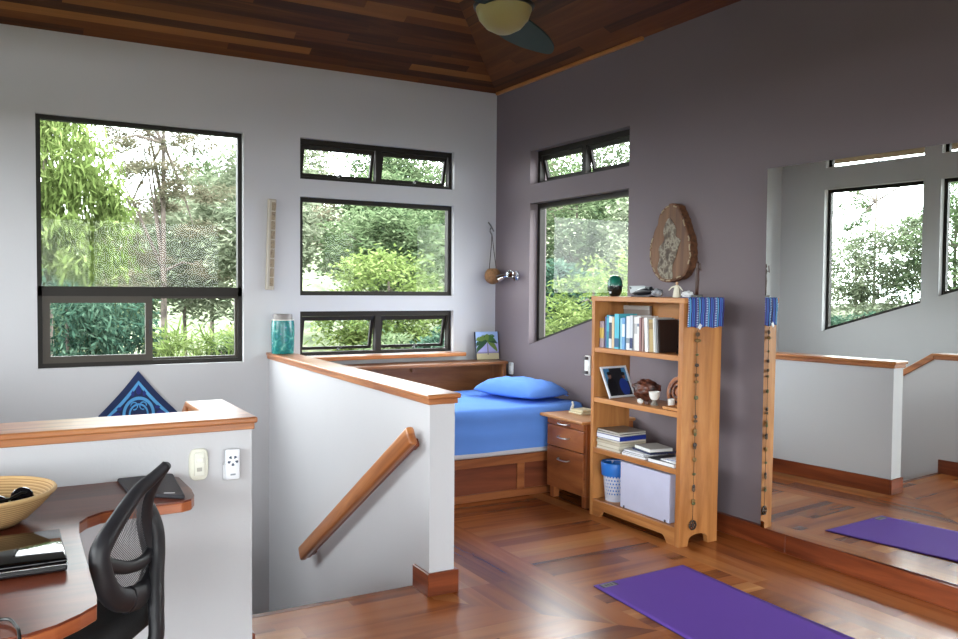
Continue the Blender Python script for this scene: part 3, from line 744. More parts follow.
mb = MB(); mb.box(BX0+.005, BX1-.01, BY0-.004, BY1-.003, .288, .595, .03, seg=3); mb.build('mattress', pmat('white mattress ticking', (206, 206, 212), .8), t, smooth=True)
def sheet():
    mb = MB(); bm = mb.bm; rs = random.Random(4)
    nx, prof = 90, []
    # section across the bed: front hem up, over the top, down at the back
    x0, x1, y0, y1, zt, zb = BX0-.0005, BX1+.004, BY0-.012, BY1, .612, .328
    for k in range(14): prof.append((y0, zb+(zt-.035-zb)*k/13))
    for k in range(1, 7): a = PI/2*k/6; prof.append((y0+.035*(1-math.cos(a)), zt-.035+.035*math.sin(a)))
    for k in range(1, 30): prof.append((y0+.035+(y1-y0-.07)*k/29, zt))
    for k in range(1, 5): a = PI/2*k/4; prof.append((y1-.035+.035*math.sin(a), zt-.035*(1-math.cos(a))))
    from mathutils import noise
    rows = []
    for i in range(nx+1):
        x = x0+(x1-x0)*i/nx; row = []
        for y, z in prof:
            w = .006*noise.noise(Vector((x*2.2, y*3, z*9))) + .004*noise.noise(Vector((x*6, y*7, z*4)))
            sag = .0
            if y <= y0+.001:
                fold = .006*math.sin(z*48 + 3*noise.noise(Vector((x*1.5, 0, 1)))+x*2.0)*min(1, (z-zb)*8)
                row.append(bm.verts.new((x, y-max(-.004, w+fold), z + (.008*noise.noise(Vector((x*3, 2, 0))) if z < zb+.001 else 0))))
            else: row.append(bm.verts.new((x, y, z+w*.9)))
        rows.append(row)
    for A, B in zip(rows, rows[1:]):
        for k in range(len(prof)-1): bm.faces.new((A[k], A[k+1], B[k+1], B[k]))
    for row, fl in ((rows[0], 1), (rows[-1], 0)):
        pts = row if fl else row[::-1]
        z0 = .33
        c = [bm.verts.new((v.co.x, v.co.y, z0)) for v in pts[13:]]
        for k in range(len(c)-1):
            try: bm.faces.new((pts[13+k] if fl else pts[k], c[k], c[k+1], pts[14+k] if fl else pts[k+1]))
            except (ValueError, IndexError): pass
    bmesh.ops.recalc_face_normals(bm, faces=bm.faces[:])
    return mb
BLUE = pmat('blue cotton', (100, 146, 228), .85, spec=.15, var=.05, scale=5)
sheet().build('sheet', BLUE, t, smooth='all')
# pillow
def pillow(c, sx, sy, h, rz):
    mb = MB(); bm = mb.bm; n = 28
    from mathutils import noise
    M = Matrix.Translation(c) @ Matrix.Rotation(rz, 4, 'Z')
    def side(s):
        g = []
        for i in range(n+1):
            r = []
            for j in range(n+1):
                u, v = i/n*2-1, j/n*2-1
                th = max(0, (1-abs(u)**3.2)*(1-abs(v)**3.2))**.55
                px = u*sx*(1-.07*(1-abs(u))*v*v*1.2 - .05*v*v*abs(u)); py = v*sy*(1-.05*u*u*abs(v))
                zz = s*h*th*(1 if s > 0 else .35) + (.010*noise.noise(Vector((u*3, v*3, 2)))+.006*noise.noise(Vector((u*8, v*5, 5))))*th
                r.append((px, py, zz))
            g.append(r)
        return g
    for s in (1, -1):
        G = side(s); V = [[bm.verts.new(M @ Vector(p)) for p in r] for r in G]
        for i in range(n):
            for j in range(n):
                q = (V[i][j], V[i+1][j], V[i+1][j+1], V[i][j+1]); bm.faces.new(q if s > 0 else q[::-1])
    bmesh.ops.remove_doubles(bm, verts=bm.verts[:], dist=.0005)
    bmesh.ops.recalc_face_normals(bm, faces=bm.faces[:])
    return mb
t = thing('pillow', 'plump blue pillow lying at the head of the bed', 'pillow', (3.42, 5.33, .62))
pillow((3.39, 5.30, .660), .215, .33, .098, math.radians(10)).build('cushion', BLUE, t, smooth='all')
mb = MB()
from mathutils import noise as NZ
g = []
for i in range(9):
    r = []
    for j in range(15):
        u, v = i/8, j/14*2-1
        p = Matrix.Translation((3.39, 5.30, .660)) @ Matrix.Rotation(math.radians(10), 4, 'Z') @ Vector((.15+.02*math.sin(u*5) + .12*u*(1-.25*v*v), v*.29, .05*(1-v*v)*(1-u) - .025*u + .014*math.sin(v*9+u*3)))
        r.append(mb.bm.verts.new(p))
    g.append(r)
for i in range(8):
    for j in range(14): mb.bm.faces.new((g[i][j], g[i+1][j], g[i+1][j+1], g[i][j+1]))
mb.build('pillowcase_flap', BLUE, t, smooth='all')

# shelf behind the bed
t = thing('bed_shelf', 'long brown wooden shelf ledge along the back wall behind the bed', 'shelf', (2.75, 6.08, 0))
mb = MB(); mb.box(1.855, 3.675, 5.935, 6.20, .800, .826, .006, seg=2); mb.build('shelf_top', SHELFW, t, grain=0)
mb = MB(); mb.box(1.86, 3.64, 6.165, 6.195, 0, .80); mb.build('back_panel', SHELFW, t, grain=0)
for x in (1.865, 3.635): 
    mb = MB(); mb.box(x, x+.028, 5.945, 6.195, 0, .80, .002); mb.build('end_panel', SHELFW, t, grain=2)
mb = MB(); mb.lathe([(0, 0), (.012, 0), (.010, .012), (.018, .02), (.014, .032), (0, .034)], (2.90, 6.165, .76), 12, M=Matrix.Rotation(PI/2, 4, 'X')); mb.build('knob', SHELFW, t, smooth=True)
# palm painting
t = thing('palm_painting', 'small unframed painting of a palm tree standing on the bed shelf', 'painting', (3.58, 6.13, .826))
Mp = rot('X', -8, (3.59, 6.13, .826))
def fP(u, d, v): return Mp @ Vector((3.483+u, 6.125+d, .827+v))
W_, H_ = .222, .235
mb = MB(); mb.prism(rect(0, W_, 0, H_), 0, .018, fP); mb.build('canvas', pmat('black canvas edge', (40, 44, 60), .7), t)
mb = MB()
for z0, z1, mi in ((.0, .052, 0), (.052, .062, 1), (.062, .14, 2), (.14, H_, 3)): mb.quadprism([fP(u, -.0012, v) for u, v in rect(.002, W_-.004, z0+.001, z1)], [fP(u, -.0002, v) for u, v in rect(.002, W_-.004, z0+.001, z1)], mi)
mb.build('painted_sky', [pmat('paint sand', (204, 194, 156), .8), pmat('paint violet sea', (150, 140, 196), .8), pmat('paint lilac', (176, 176, 226), .8), pmat('paint sky', (168, 196, 240), .8)], t)
mb = MB(); rp = random.Random(2)
for k in range(17):
    a = rp.uniform(-.7, PI+.7); L_ = rp.uniform(.10, .145); c = (.112, .160); mi = k % 3
    pts = []; 
    for j in range(6):
        s = j/5; pts.append((c[0]+math.cos(a)*L_*s, c[1]+math.sin(a)*L_*s*.75-.055*s*s))
    for j in range(5):
        w0, w1 = 0.021*math.sin(PI*(j/5*.85+.12)), .021*math.sin(PI*((j+1)/5*.85+.12))
        (x0, y0), (x1, y1) = pts[j], pts[j+1]; nx, ny = -(y1-y0), x1-x0; l = math.hypot(nx, ny)+1e-6; nx /= l; ny /= l
        q = [(min(W_-.005, max(.003, u)), min(H_-.002, v)) for u, v in ((x0+nx*w0, y0+ny*w0), (x1+nx*w1, y1+ny*w1), (x1-nx*w1, y1-ny*w1), (x0-nx*w0, y0-ny*w0))]
        mb.poly([fP(u, -.0016-.0002*k, v) for u, v in q], mi)
mb.prism([(.108, .04), (.118, .04), (.117, .16), (.110, .16)], -.0022, -.0014, fP, mi=3)
mb.build('painted_palm', [pmat('paint leaf green', (70, 112, 60), .8), pmat('paint olive', (110, 136, 64), .8), pmat('paint dark green', (44, 80, 54), .8), pmat('paint trunk', (126, 116, 130), .8)], t)

# ------------------------------------------------------------------ nightstand
t = thing('nightstand', 'russet wood nightstand with three drawers between bed and bookcase', 'nightstand', (3.48, 4.58, 0))
NX0, NY0, NY1 = 3.275, 4.355, 4.775
mb = MB(); mb.box(NX0+.02, 3.685, NY0, NY1, .075, .552, .003); mb.build('body', NIGHT, t, grain=2)
mb = MB(); mb.box(3.245, 3.69, 4.335, 4.822, .5515, .572, .006, seg=2); mb.build('top', NIGHTT, t, grain=1)
SILV = pmat('satin steel pull', (200, 198, 194), .3, metal=.9)
for z0, z1, zh in ((.508, .546, .53), (.362, .502, .437), (.08, .356, .288)):
    mb = MB(); mb.box(NX0, NX0+.021, NY0+.004, NY1-.004, z0, z1, .004, seg=2); dr = mb.build('drawer', NIGHT, t, grain=1)
    mb = MB(); mb.tube(smooth_loop([(NX0, 4.628, zh), (NX0-.02, 4.622, zh-.004), (NX0-.026, 4.57, zh-.006), (NX0-.02, 4.518, zh-.004), (NX0, 4.512, zh)], 4), .0045, 8); mb.build('handle', SILV, dr, smooth=True)
for x in (3.30, 3.64):
    for y in (4.36, 4.72): 
        mb = MB(); mb.box(x, x+.045, y, y+.045, 0, .076, .002); mb.build('leg', NIGHT, t, grain=2)
t = thing('dog_figurine', 'tiny white and grey animal figurine on the nightstand', 'figurine', (3.49, 4.775, .572))
FW = pmat('white porcelain', (226, 226, 222), .35)
mb = MB(); mb.tube([(3.485, 4.79, .58), (3.488, 4.78, .60), (3.492, 4.772, .63), (3.488, 4.768, .648)], [.014, .014, .011, .008], 10); mb.build('body', FW, t, smooth='all')
mb = MB(); mb.lathe([(0, -.010), (.008, -.006), (.010, 0), (.007, .008), (0, .011)], (3.484, 4.77, .655), 12); hd_ = mb.build('head', FW, t, smooth=True)
for s in (-1, 1):
    mb = MB(); mb.tube([(3.484, 4.77+s*.006, .662), (3.484, 4.77+s*.009, .672)], [.003, .001], 6); mb.build('ear', FW, hd_)
mb = MB(); mb.tube([(3.48, 4.755, .578), (3.478, 4.735, .576)], [.008, .005], 8); mb.build('paw', pmat('dark grey glaze', (70, 70, 74), .4), t, smooth=True)
for ch in [t]+list(t.children): pass
t.scale = (.8, .8, .72)
mb = MB(); rn = random.Random(8)
mb.box(3.42, 3.56, 4.58, 4.73, .572, .586, .004); 
tt = thing('folded_cloth', 'cream folded cloth on the nightstand top', 'cloth', (3.49, 4.65, .572))
mb.build('lower_fold', pmat('cream cotton', (214, 204, 172), .9), tt)
mb = MB(); mb.box(3.435, 3.55, 4.60, 4.72, .5855, .602, .006, M=rot('Z', 6, (3.49, 4.65, .59)), seg=2); mb.build('upper_fold', pmat('cream cotton', (214, 204, 172), .9), tt)

# ------------------------------------------------------------------ bookcase
KX0, KX1, KY0, KY1, KZ = 3.25, 3.538, 3.447, 4.252, 1.381
t = thing('bookcase', 'honey-coloured open-backed bookcase against the taupe wall', 'bookcase', (3.41, 3.85, 0))
def shear(y, z): return y-.012*z/KZ
def side_poly():
    P = [(KX0, 0), (KX0+.066, 0)]
    for k in range(9):
        a = PI*(1-k/8); P.append((KX0+.144+.075*math.cos(a)*1.0, .012+.05*math.sin(a)**.6 if math.sin(a) > 0 else .012))
    return P + [(KX1-.066, 0), (KX1, 0), (KX1, KZ-.03), (KX0, KZ-.03)]
mb = MB(); mb.prism(side_poly(), KY0, KY0+.034, lambda u, d, v: Vector((u, shear(d, v), v))); mb.build('side_panel', HONEY, t, grain=2)
mb = MB(); mb.prism(side_poly(), KY1-.028, KY1, XYZ); mb.build('side_panel', HONEY, t, grain=2)
mb = MB(); mb.box(KX0-.006, KX1+.004, KY0-.022, KY1+.004, KZ-.03, KZ, .003); mb.build('top', HONEY, t, grain=1)
SH = (.104, .430, .748, 1.062)
for z in SH:
    y0 = shear(KY0+.033, z); mb = MB(); mb.box(KX0+.002, KX1-.002, y0, KY1-.0275, z-.030, z, .002); mb.build('shelf', HONEY, t, grain=1)
mb = MB(); P = [(KY0+.03, .001), (KY0+.10, .001)]
P += [(KY0+.10+.04*k/4, .001+.042*math.sin(PI/2*k/4)) for k in range(1, 5)]
P += [(KY1-.135+.04*k/4, .001+.042*math.cos(PI/2*k/4)) for k in range(0, 5)] + [(KY1-.027, .001), (KY1-.027, .075), (KY0+.03, .075)]
mb.prism(P, KX0+.003, KX0+.022, YXZ); mb.build('front_apron', HONEY, t, grain=1)
mb = MB(); mb.box(KX1-.022, KX1-.002, 3.45, KY1-.028, 1.25, KZ-.03); mb.build('back_rail', HONEY, t, grain=1)

# books
PAPER = pmat('book paper', (226, 222, 210), .8)
def book(x0, x1, y0, y1, z0, h, col, tilt, label, name='book', group='books on the top shelf of the bookcase', band=None):
    tb = thing(name, label, 'book', ((x0+x1)/2, (y0+y1)/2, z0), group)
    M = rot('X', tilt, (0, y0, z0))
    cm = pmat('cover %s' % (col,), col, .45)
    mb = MB(); mb.box(x0, x1, y0, y0+.0015, z0, z0+h, 0, M); mb.box(x0, x1, y1-.0015, y1, z0, z0+h, 0, M); mb.box(x0, x0+.002, y0, y1, z0, z0+h, 0, M); mb.build('cover', cm, tb)
    mb = MB(); mb.box(x0+.002, x1-.003, y0+.0015, y1-.0015, z0+.003, z0+h-.004, 0, M); mb.build('pages', PAPER, tb)
    if band:
        mb = MB(); mb.box(x0-.0008, x0+.0002, y0+.001, y1-.001, z0+h*band[1], z0+h*band[2], 0, M); mb.build('spine_label', pmat('label %s' % (band[0],), band[0], .5), tb)
bk = [((168, 150, 160), .034, .170, 'grey-pink thick book, farthest left on the top shelf', ((205, 175, 90), .35, .75)),
      ((86, 96, 148), .014, .200, 'slim violet-blue book second from the left on the top shelf', None),
      ((40, 138, 160), .026, .212, 'teal book third from the left on the top shelf', ((60, 170, 190), .5, .9)),
      ((216, 220, 222), .022, .206, 'off-white book with dark spine marks beside the teal book', ((60, 70, 90), .3, .8)),
      ((224, 196, 156), .018, .200, 'peach-spined slim book left of the tall cyan book', None),
      ((82, 186, 206), .034, .222, 'tall cyan book, tallest on the top shelf', ((40, 90, 130), .05, .3)),
      ((150, 206, 226), .020, .196, 'pale sky-blue paperback right of the tall cyan book', None),
      ((104, 160, 212), .020, .200, 'mid-blue paperback with a white spine label', ((230, 236, 240), .4, .8)),
      ((228, 230, 232), .026, .210, 'white book in the middle of the top shelf row', ((150, 160, 170), .2, .35)),
      ((212, 216, 224), .022, .216, 'pale grey book with a navy patch low on its spine', ((44, 56, 100), .05, .35)),
      ((232, 232, 230), .024, .208, 'white book just right of the navy-patched one', ((190, 190, 190), .5, .8)),
      ((238, 238, 236), .024, .214, 'bright white book right of centre on the top shelf', ((120, 130, 150), .7, .78)),
      ((150, 104, 106), .016, .206, 'dusty rose book among the white ones', None),
      ((176, 140, 132), .014, .202, 'faded pink slim book beside the dusty rose one', None),
      ((236, 238, 238), .022, .206, 'white leaning book left of the tan one', None),
      ((184, 158, 106), .028, .196, 'tan leaning book near the right of the row', ((150, 124, 80), .7, .9)),
      ((228, 228, 220), .014, .208, 'cream slim leaning book right of the tan one', None),
      ((170, 172, 174), .012, .205, 'silver-grey slim leaning book, last but one on the right', None),
      ((46, 32, 28), .010, .198, 'near-black thin leaning book at the right end of the row', None)]
y = 4.216
for i, (c, w, h, lab, bd_) in enumerate(bk):
    w *= 1.33; tl = 0 if i < 14 else (-3.2 if i < 17 else -4.6)
    if i == 14: y -= .013
    if i == 17: y -= .006
    dx = R(-.008, .01)
    book(3.285+dx, 3.435+R(-.02, .02), y-w, y-.0012, 1.0625 + (0 if i < 14 else w*.06), h*.96, c, tl, lab, band=bd_)
    y -= w+(.0006 if i >= 14 else 0)
t = thing('display_folder', 'clear grey plastic folder standing behind the books', 'folder', (3.50, 4.08, 1.0625))
mb = MB(); mb.box(3.478, 3.498, 3.975, 4.22, 1.0625, 1.325, .002); mb.build('sleeve', pmat('smoky plastic', (138, 126, 120), .3), t)
mb = MB(); mb.box(3.476, 3.479, 3.975, 4.22, 1.30, 1.325, .0005); mb.build('top_edge', pmat('pale plastic edge', (176, 168, 162), .3), t)
t = thing('dark_picture', 'dark framed picture leaning at the back right of the top shelf', 'picture', (3.50, 3.73, 1.0625))
Md = rot('Y', 9, (3.48, 3.6, 1.0625))
mb = MB(); ring(mb, rect(3.63, 3.84, 1.0625, 1.245), .012, 3.48, 3.494, lambda u, d, v: Md @ Vector((d, u, v))); mb.build('frame', pmat('dark brown frame', (46, 32, 26), .5), t)
mb = MB(); mb.prism(rect(3.641, 3.829, 1.073, 1.235), 3.486, 3.490, lambda u, d, v: Md @ Vector((d, u, v)))
mb.build('photo', mottle('dark photograph', [(.30, rgb(34, 24, 20)), (.5, rgb(60, 44, 36)), (.58, rgb(70, 74, 104)), (.66, rgb(150, 140, 140)), (.7, rgb(50, 36, 30))], 14, .35), t)
t = thing('metal_ornament', 'small black and silver ornament at the right end of the top shelf', 'ornament', (3.38, 3.575, 1.0625))
mb = MB(); mb.lathe([(0, 0), (.03, 0), (.034, .008), (.018, .02), (.024, .04), (.016, .062), (0, .066)], (3.37, 3.575, 1.0625), 16); mb.build('body', pmat('black enamel', (30, 34, 32), .25), t, smooth=True)
mb = MB(); mb.lathe([(0, 0), (.01, .002), (.012, .008), (.008, .015), (0, .017)], (3.365, 3.565, 1.126), 12); mb.build('silver_knob', CH, t, smooth=True)

# second shelf
Z2 = .7485
t = thing('framed_photo', 'white-framed photograph of two people in dark and blue clothes, leaning', 'photograph', (3.38, 4.14, Z2))
b0, b1 = Vector((3.284, 4.112, Z2)), Vector((3.502, 4.130, Z2)); t0 = Vector((3.277, 4.205, .934)); ex = b1-b0; ey = t0-b0; en = ex.cross(ey).normalized()
if en.y > 0: en = -en
fF = lambda u, d, v: b0+ex*u+ey*v+en*d
mb = MB(); ring(mb, rect(0, 1, 0, 1), .055, 0, .010, fF); mb.build('frame', pmat('white frame', (222, 224, 230), .4), t)
mb = MB(); mb.prism(rect(.05, .95, .05, .95), 0, .004, fF, mi=0)
def ell(cx_, cy_, rx, ry, d, mi, n=16): mb.poly([fF(cx_+rx*math.cos(2*PI*k/n), d, cy_+ry*math.sin(2*PI*k/n)) for k in range(n)], mi)
mb.prism(rect(.055, .30, .45, .945), .004, .0043, fF, mi=1); mb.prism(rect(.78, .945, .5, .945), .004, .0043, fF, mi=1)
ell(.27, .36, .17, .30, .0046, 2); ell(.72, .33, .18, .28, .0046, 3); ell(.25, .70, .065, .10, .005, 4); ell(.80, .67, .06, .09, .005, 4); ell(.25, .78, .075, .06, .0052, 2); ell(.80, .75, .075, .06, .0052, 2)
mb.build('photo', [pmat('photo dark', (34, 34, 40), .35), pmat('photo sky', (70, 126, 170), .35), pmat('photo black coat', (20, 20, 26), .35), pmat('photo blue shirt', (34, 62, 150), .35), pmat('photo skin', (120, 88, 78), .4)], t)
def lump(c, r, seed, flat=(1, 1, 1), amp=.3):
    mb = MB(); t_ = bmesh.new(); bmesh.ops.create_icosphere(t_, subdivisions=4, radius=1)
    for v in t_.verts:
        n = v.co.normalized(); k = 1+amp*NZ.noise(n*2.2+Vector((seed, 0, 0)))+amp*.5*NZ.noise(n*6+Vector((0, seed, 0)))
        v.co = Vector((n.x*r*flat[0]*k, n.y*r*flat[1]*k, n.z*r*flat[2]*k))
    zmin = min(v.co.z for v in t_.verts)
    bmesh.ops.translate(t_, verts=t_.verts[:], vec=Vector(c)-Vector((0, 0, zmin))); return mb.merge(t_)
BURL = mottle('dark burl wood', [(.3, rgb(34, 18, 14)), (.5, rgb(78, 42, 32)), (.65, rgb(116, 66, 48)), (.8, rgb(52, 28, 22))], 26, .4, bump=.6)
tag(lump((3.40, 3.90, Z2), .07, 3, (1, 1.35, .85), .35).build('carved_burl', BURL, smooth='all'), 'lumpy dark brown carved burl between the leaning photograph and the footed cup', 'carving')
t = thing('footed_cup', 'white egg-shaped cup on a grey foot on the second shelf', 'cup', (3.335, 3.757, Z2))
mb = MB(); mb.lathe([(.006, .030), (.020, .034), (.030, .052), (.034, .080), (.031, .080), (.027, .056), (.016, .044), (0, .042)], (3.335, 3.757, Z2), 24); mb.build('bowl', FW, t, smooth=True)
mb = MB(); mb.lathe([(0, 0), (.022, 0), (.023, .006), (.016, .014), (.010, .03), (0, .034)], (3.335, 3.757, Z2), 20); mb.build('foot', pmat('grey stoneware', (126, 120, 112), .5), t, smooth=True)
mb = MB(); mb.lathe([(0, 0), (.017, 0), (.019, .004), (.020, .036), (.022, .048), (.020, .048), (.018, .036), (.016, .01), (0, .008)], (3.36, 3.64, Z2), 22)
tag(mb.build('small_cup', FW, smooth=True), 'small straight white cup, right of the footed cup', 'cup')
t = thing('seashell', 'little white and pink seashell in front of the burl', 'shell', (3.30, 3.84, Z2))
mb = lump((3.30, 3.842, Z2), .016, 5, (1, 1.2, .9), .25); mb.build('shell', FW, t, smooth='all')
mb = lump((3.312, 3.80, Z2), .011, 6, (1, 1.5, .8), .25); mb.build('shell_tail', pmat('brown shell', (96, 72, 66), .5), t, smooth='all')
t = thing('burl_plate', 'brown ring-patterned wooden plate standing at the right of the second shelf', 'plate', (3.43, 3.655, Z2))
Mx = Matrix.Rotation(math.radians(-78), 4, 'Y')
mb = MB(); mb.lathe([(0, -.004), (.06, -.004), (.085, .006), (.088, .012), (.083, .012), (.06, .004), (.03, .003), (0, .004)], (3.43, 3.655, Z2+.085), 32, M=Mx); mb.build('dish', NIGHT, t, smooth=True)
for r in (.062, .036):
    mb = MB(); mb.tube([Vector((3.43, 3.655, Z2+.085)) + Mx @ Vector((math.cos(2*PI*k/28)*r, math.sin(2*PI*k/28)*r, .008)) for k in range(28)], .008, 6, closed=True); mb.build('carved_ring', BURL, t, smooth=True)
t = thing('wooden_tray', 'thin pale wooden tray lying at the right front of the second shelf', 'tray', (3.33, 3.56, Z2))
mb = MB(); mb.box(3.275, 3.37, 3.47, 3.62, Z2, Z2+.008, .002); mb.build('base', NIGHTT, t, grain=1)
mb = MB(); ring(mb, rect(3.275, 3.37, 3.47, 3.62), .006, Z2+.008, Z2+.016, XZY); mb.build('rim', NIGHTT, t, grain=1)

# third shelf: piles
Z3 = .4305
def flat_item(name, cat, label, x0, x1, y0, y1, z, h, rz, col, group, edge=(222, 218, 206), soft=False):
    tb = thing(name, label, cat, ((x0+x1)/2, (y0+y1)/2, z), group)
    M = rot('Z', rz, ((x0+x1)/2, (y0+y1)/2, z)); c = pmat('cover %s' % (col,), col, .4)
    mb = MB(); mb.box(x0, x1, y0, y1, z+h-.0015, z+h, 0, M); mb.box(x0, x1, y0, y1, z, z+.0015, 0, M); (mb.box(x0, x1, y0, y0+.002, z, z+h, 0, M) if name == 'book' or 'thick navy' in label else mb.box(x1-.002, x1, y0, y1, z, z+h, 0, M)); mb.build('cover', c, tb)
    mb = MB(); mb.box(x0+.002, x1-.002, y0+.0022, y1-.002, z+.0015, z+h-.0015, 0, M); mb.build('pages', pmat('pages %s' % (edge,), edge, .8), tb)
G1 = 'pile of books and magazines at the left of the third shelf'
z = Z3
for h, rz, c, lab, e_, dx in ((.017, 2, (176, 164, 140), 'beige magazine at the bottom of the left pile', (206, 200, 186), 0),
                       (.022, -2, (192, 182, 160), 'thick beige magazine second from the bottom of the left pile', (214, 208, 192), .004),
                       (.016, 1, (172, 158, 134), 'brown-edged magazine in the middle of the left pile', (196, 186, 166), -.003),
                       (.013, -3, (188, 178, 158), 'cream magazine under the blue book', (210, 204, 190), .006),
                       (.026, 2, (30, 54, 150), 'royal blue hardcover with white pages in the left pile', (230, 232, 240), 0),
                       (.012, 4, (92, 88, 86), 'grey magazine lying on the blue hardcover', (196, 192, 186), .004),
                       (.012, -3, (112, 104, 94), 'worn grey-brown magazine topping the left pile', (190, 184, 174), .008)):
    flat_item('magazine' if h != .026 else 'book', 'book' if h == .026 else 'magazine', lab, 3.268+dx, 3.478+dx, 3.99+dx, 4.214+dx*.5, z, h, rz*.7, c, G1, e_); z += h+.0005
G2 = 'low pile in the middle of the third shelf'
z = Z3
for h, rz, c, lab, e_, b_ in ((.012, 3, (226, 226, 226), 'white notebook at the bottom of the middle pile', (222, 222, 226), (3.268, 3.46, 3.765, 3.965)),
                          (.010, 1, (52, 58, 92), 'navy notebook near the bottom of the middle pile', (228, 228, 232), (3.27, 3.46, 3.77, 3.962)),
                          (.010, -2, (216, 218, 222), 'pale notebook under the thick navy book', (226, 226, 230), (3.272, 3.46, 3.765, 3.955)),
                          (.010, -8, (40, 48, 84), 'thick navy book in the middle pile', (60, 66, 96), (3.30, 3.48, 3.715, 3.915)),
                          (.020, -10, (164, 160, 152), 'grey stapled booklet topping the middle pile', (228, 228, 226), (3.305, 3.46, 3.725, 3.90))):
    flat_item('notebook', 'notebook', lab, *b_, z, h, rz, c, G2, e_); z += h+.0005
G3 = 'ring binder and papers at the right of the third shelf'
flat_item('ring_binder', 'binder', 'black binder with white edges, right end of the third shelf', 3.262, 3.46, 3.505, 3.725, Z3, .022, 0, (44, 46, 58), G3, (232, 232, 234))
flat_item('paper_stack', 'papers', 'loose white papers lying on the black binder', 3.275, 3.44, 3.495, 3.63, Z3+.0225, .008, -6, (214, 216, 220), G3, (236, 236, 238))
flat_item('paper_stack', 'papers', 'small blue-edged papers topping the black binder', 3.285, 3.42, 3.495, 3.60, Z3+.031, .008, 8, (224, 226, 230), G3, (130, 140, 178))

# bottom shelf: basket and box
Z4 = .1045
t = thing('waste_basket', 'white perforated basket with a blue liner on the bottom shelf', 'basket', (3.365, 4.105, Z4))
bm_ = MB(); BCc = Vector((3.355, 4.130, Z4)); seg, rows_ = 48, 22
def br(v): return .062+.020*v
V = [[bm_.bm.verts.new(BCc+Vector((br(j/rows_)*math.cos(2*PI*i/seg), br(j/rows_)*math.sin(2*PI*i/seg), .235*j/rows_))) for i in range(seg)] for j in range(rows_+1)]
for j in range(rows_):
    for i in range(seg):
        if 4 <= j < 17 and (j % 2 == 0) and (i % 2 == (j//2) % 2): continue
        bm_.bm.faces.new((V[j][i], V[j][(i+1) % seg], V[j+1][(i+1) % seg], V[j+1][i]))
bm_.bm.faces.new(V[0][::-1])
bo = bm_.build('basket', pmat('white lavender plastic', (206, 208, 222), .45), t)
md = bo.modifiers.new('s', 'SOLIDIFY'); md.thickness = .003
mb = MB(); pf = [(.048, .02), (.062, .06), (.070, .15), (.078, .232)]
rows2 = []
for r, z in pf + [(.087, .243), (.0895, .236), (.088, .20), (.086, .160)]:
    row = []
    for i in range(48):
        a = 2*PI*i/48; w = NZ.noise(Vector((math.cos(a)*3, math.sin(a)*3, z*14)))
        zz = z+(w*.022 if z in (.172,) else w*.004); row.append(mb.bm.verts.new(BCc+Vector(((r+w*.003)*math.cos(a), (r+w*.003)*math.sin(a), zz))))
    rows2.append(row)
for A, B in zip(rows2, rows2[1:]):
    for i in range(48): mb.bm.faces.new((A[i], A[(i+1) % 48], B[(i+1) % 48], B[i]))
mb.build('liner_bag', pmat('bright blue plastic bag', (36, 112, 200), .35), t, smooth='all')
t = thing('storage_box', 'large plain white storage box on the bottom shelf', 'box', (3.40, 3.77, Z4))
mb = MB(); mb.box(3.275, 3.53, 3.553, 3.985, Z4, Z4+.278, .006, seg=2); mb.build('body', pmat('lavender white card', (200, 202, 226), .55), t)
for y in (3.585, 3.945):
    mb = MB(); mb.box(3.270, 3.276, y-.004, y+.004, Z4+.002, Z4+.016); mb.build('corner_clip', pmat('dark clip', (70, 66, 70), .5), t)

# on top of the bookcase
ZT = KZ+.0005
t = thing('green_egg', 'dark green glazed egg-shaped jar on the left of the bookcase top', 'jar', (3.40, 4.215, ZT))
c = (3.40, 4.215, ZT)
mb = MB(); mb.lathe([(0, 0), (.026, 0), (.036, .010), (.045, .040), (.048, .066), (.0478, .068), (0, .068)], c, 28); mb.build('body', pmat('black green glaze', (14, 26, 24), .15, spec=.7, coat=.6), t, smooth=True)
mb = MB(); mb.lathe([(.0478, .068), (.0465, .088), (.0405, .110), (.030, .124), (.016, .132), (0, .134)], c, 28); mb.build('lid', mottle('green glaze', [(.3, rgb(20, 84, 74)), (.7, rgb(36, 118, 98))], 20, .25), t, smooth=True)
mb = MB(); mb.box(3.356, 3.360, 4.201, 4.215, ZT+.018, ZT+.03); mb.build('paper_tag', pmat('white tag', (225, 225, 228), .5), t)
t = thing('bird_carving', 'low black and pale grey carved bird on the bookcase top', 'carving', (3.38, 3.94, ZT))
WG = pmat('pale grey paint', (178, 186, 190), .4); BKG = pmat('black paint', (28, 30, 38), .35)
mb = MB(); mb.tube(smooth_loop([(3.38, 3.82, ZT+.03), (3.38, 3.86, ZT+.035), (3.38, 3.93, ZT+.03), (3.385, 3.99, ZT+.022), (3.39, 4.03, ZT+.018)], 4), [.006, .014, .02, .022, .026, .028, .028, .028, .026, .024, .022, .018, .014, .012, .008, .006, .004], 12, flat=(1.3, .8)); mb.build('body', BKG, t, smooth='all')
mb = MB(); mb.prism([(3.88, ZT+.03), (4.07, ZT+.018), (4.085, ZT+.066), (3.98, ZT+.068), (3.88, ZT+.058)], 3.40, 3.43, YXZ, .006); mb.build('wing', WG, t)
mb = MB(); mb.tube([(3.40, 4.055, ZT+.05), (3.40, 4.075, ZT+.06)], [.006, .002], 8); mb.build('beak', BKG, t)
mb = MB(); mb.tube([(3.36, 3.83, ZT+.05), (3.365, 3.88, ZT+.056)], [.012, .008], 10); mb.build('crest', BKG, t, smooth=True)
mb = MB(); mb.box(3.35, 3.41, 3.83, 4.0, ZT, ZT+.008, .002); mb.build('base', BKG, t)
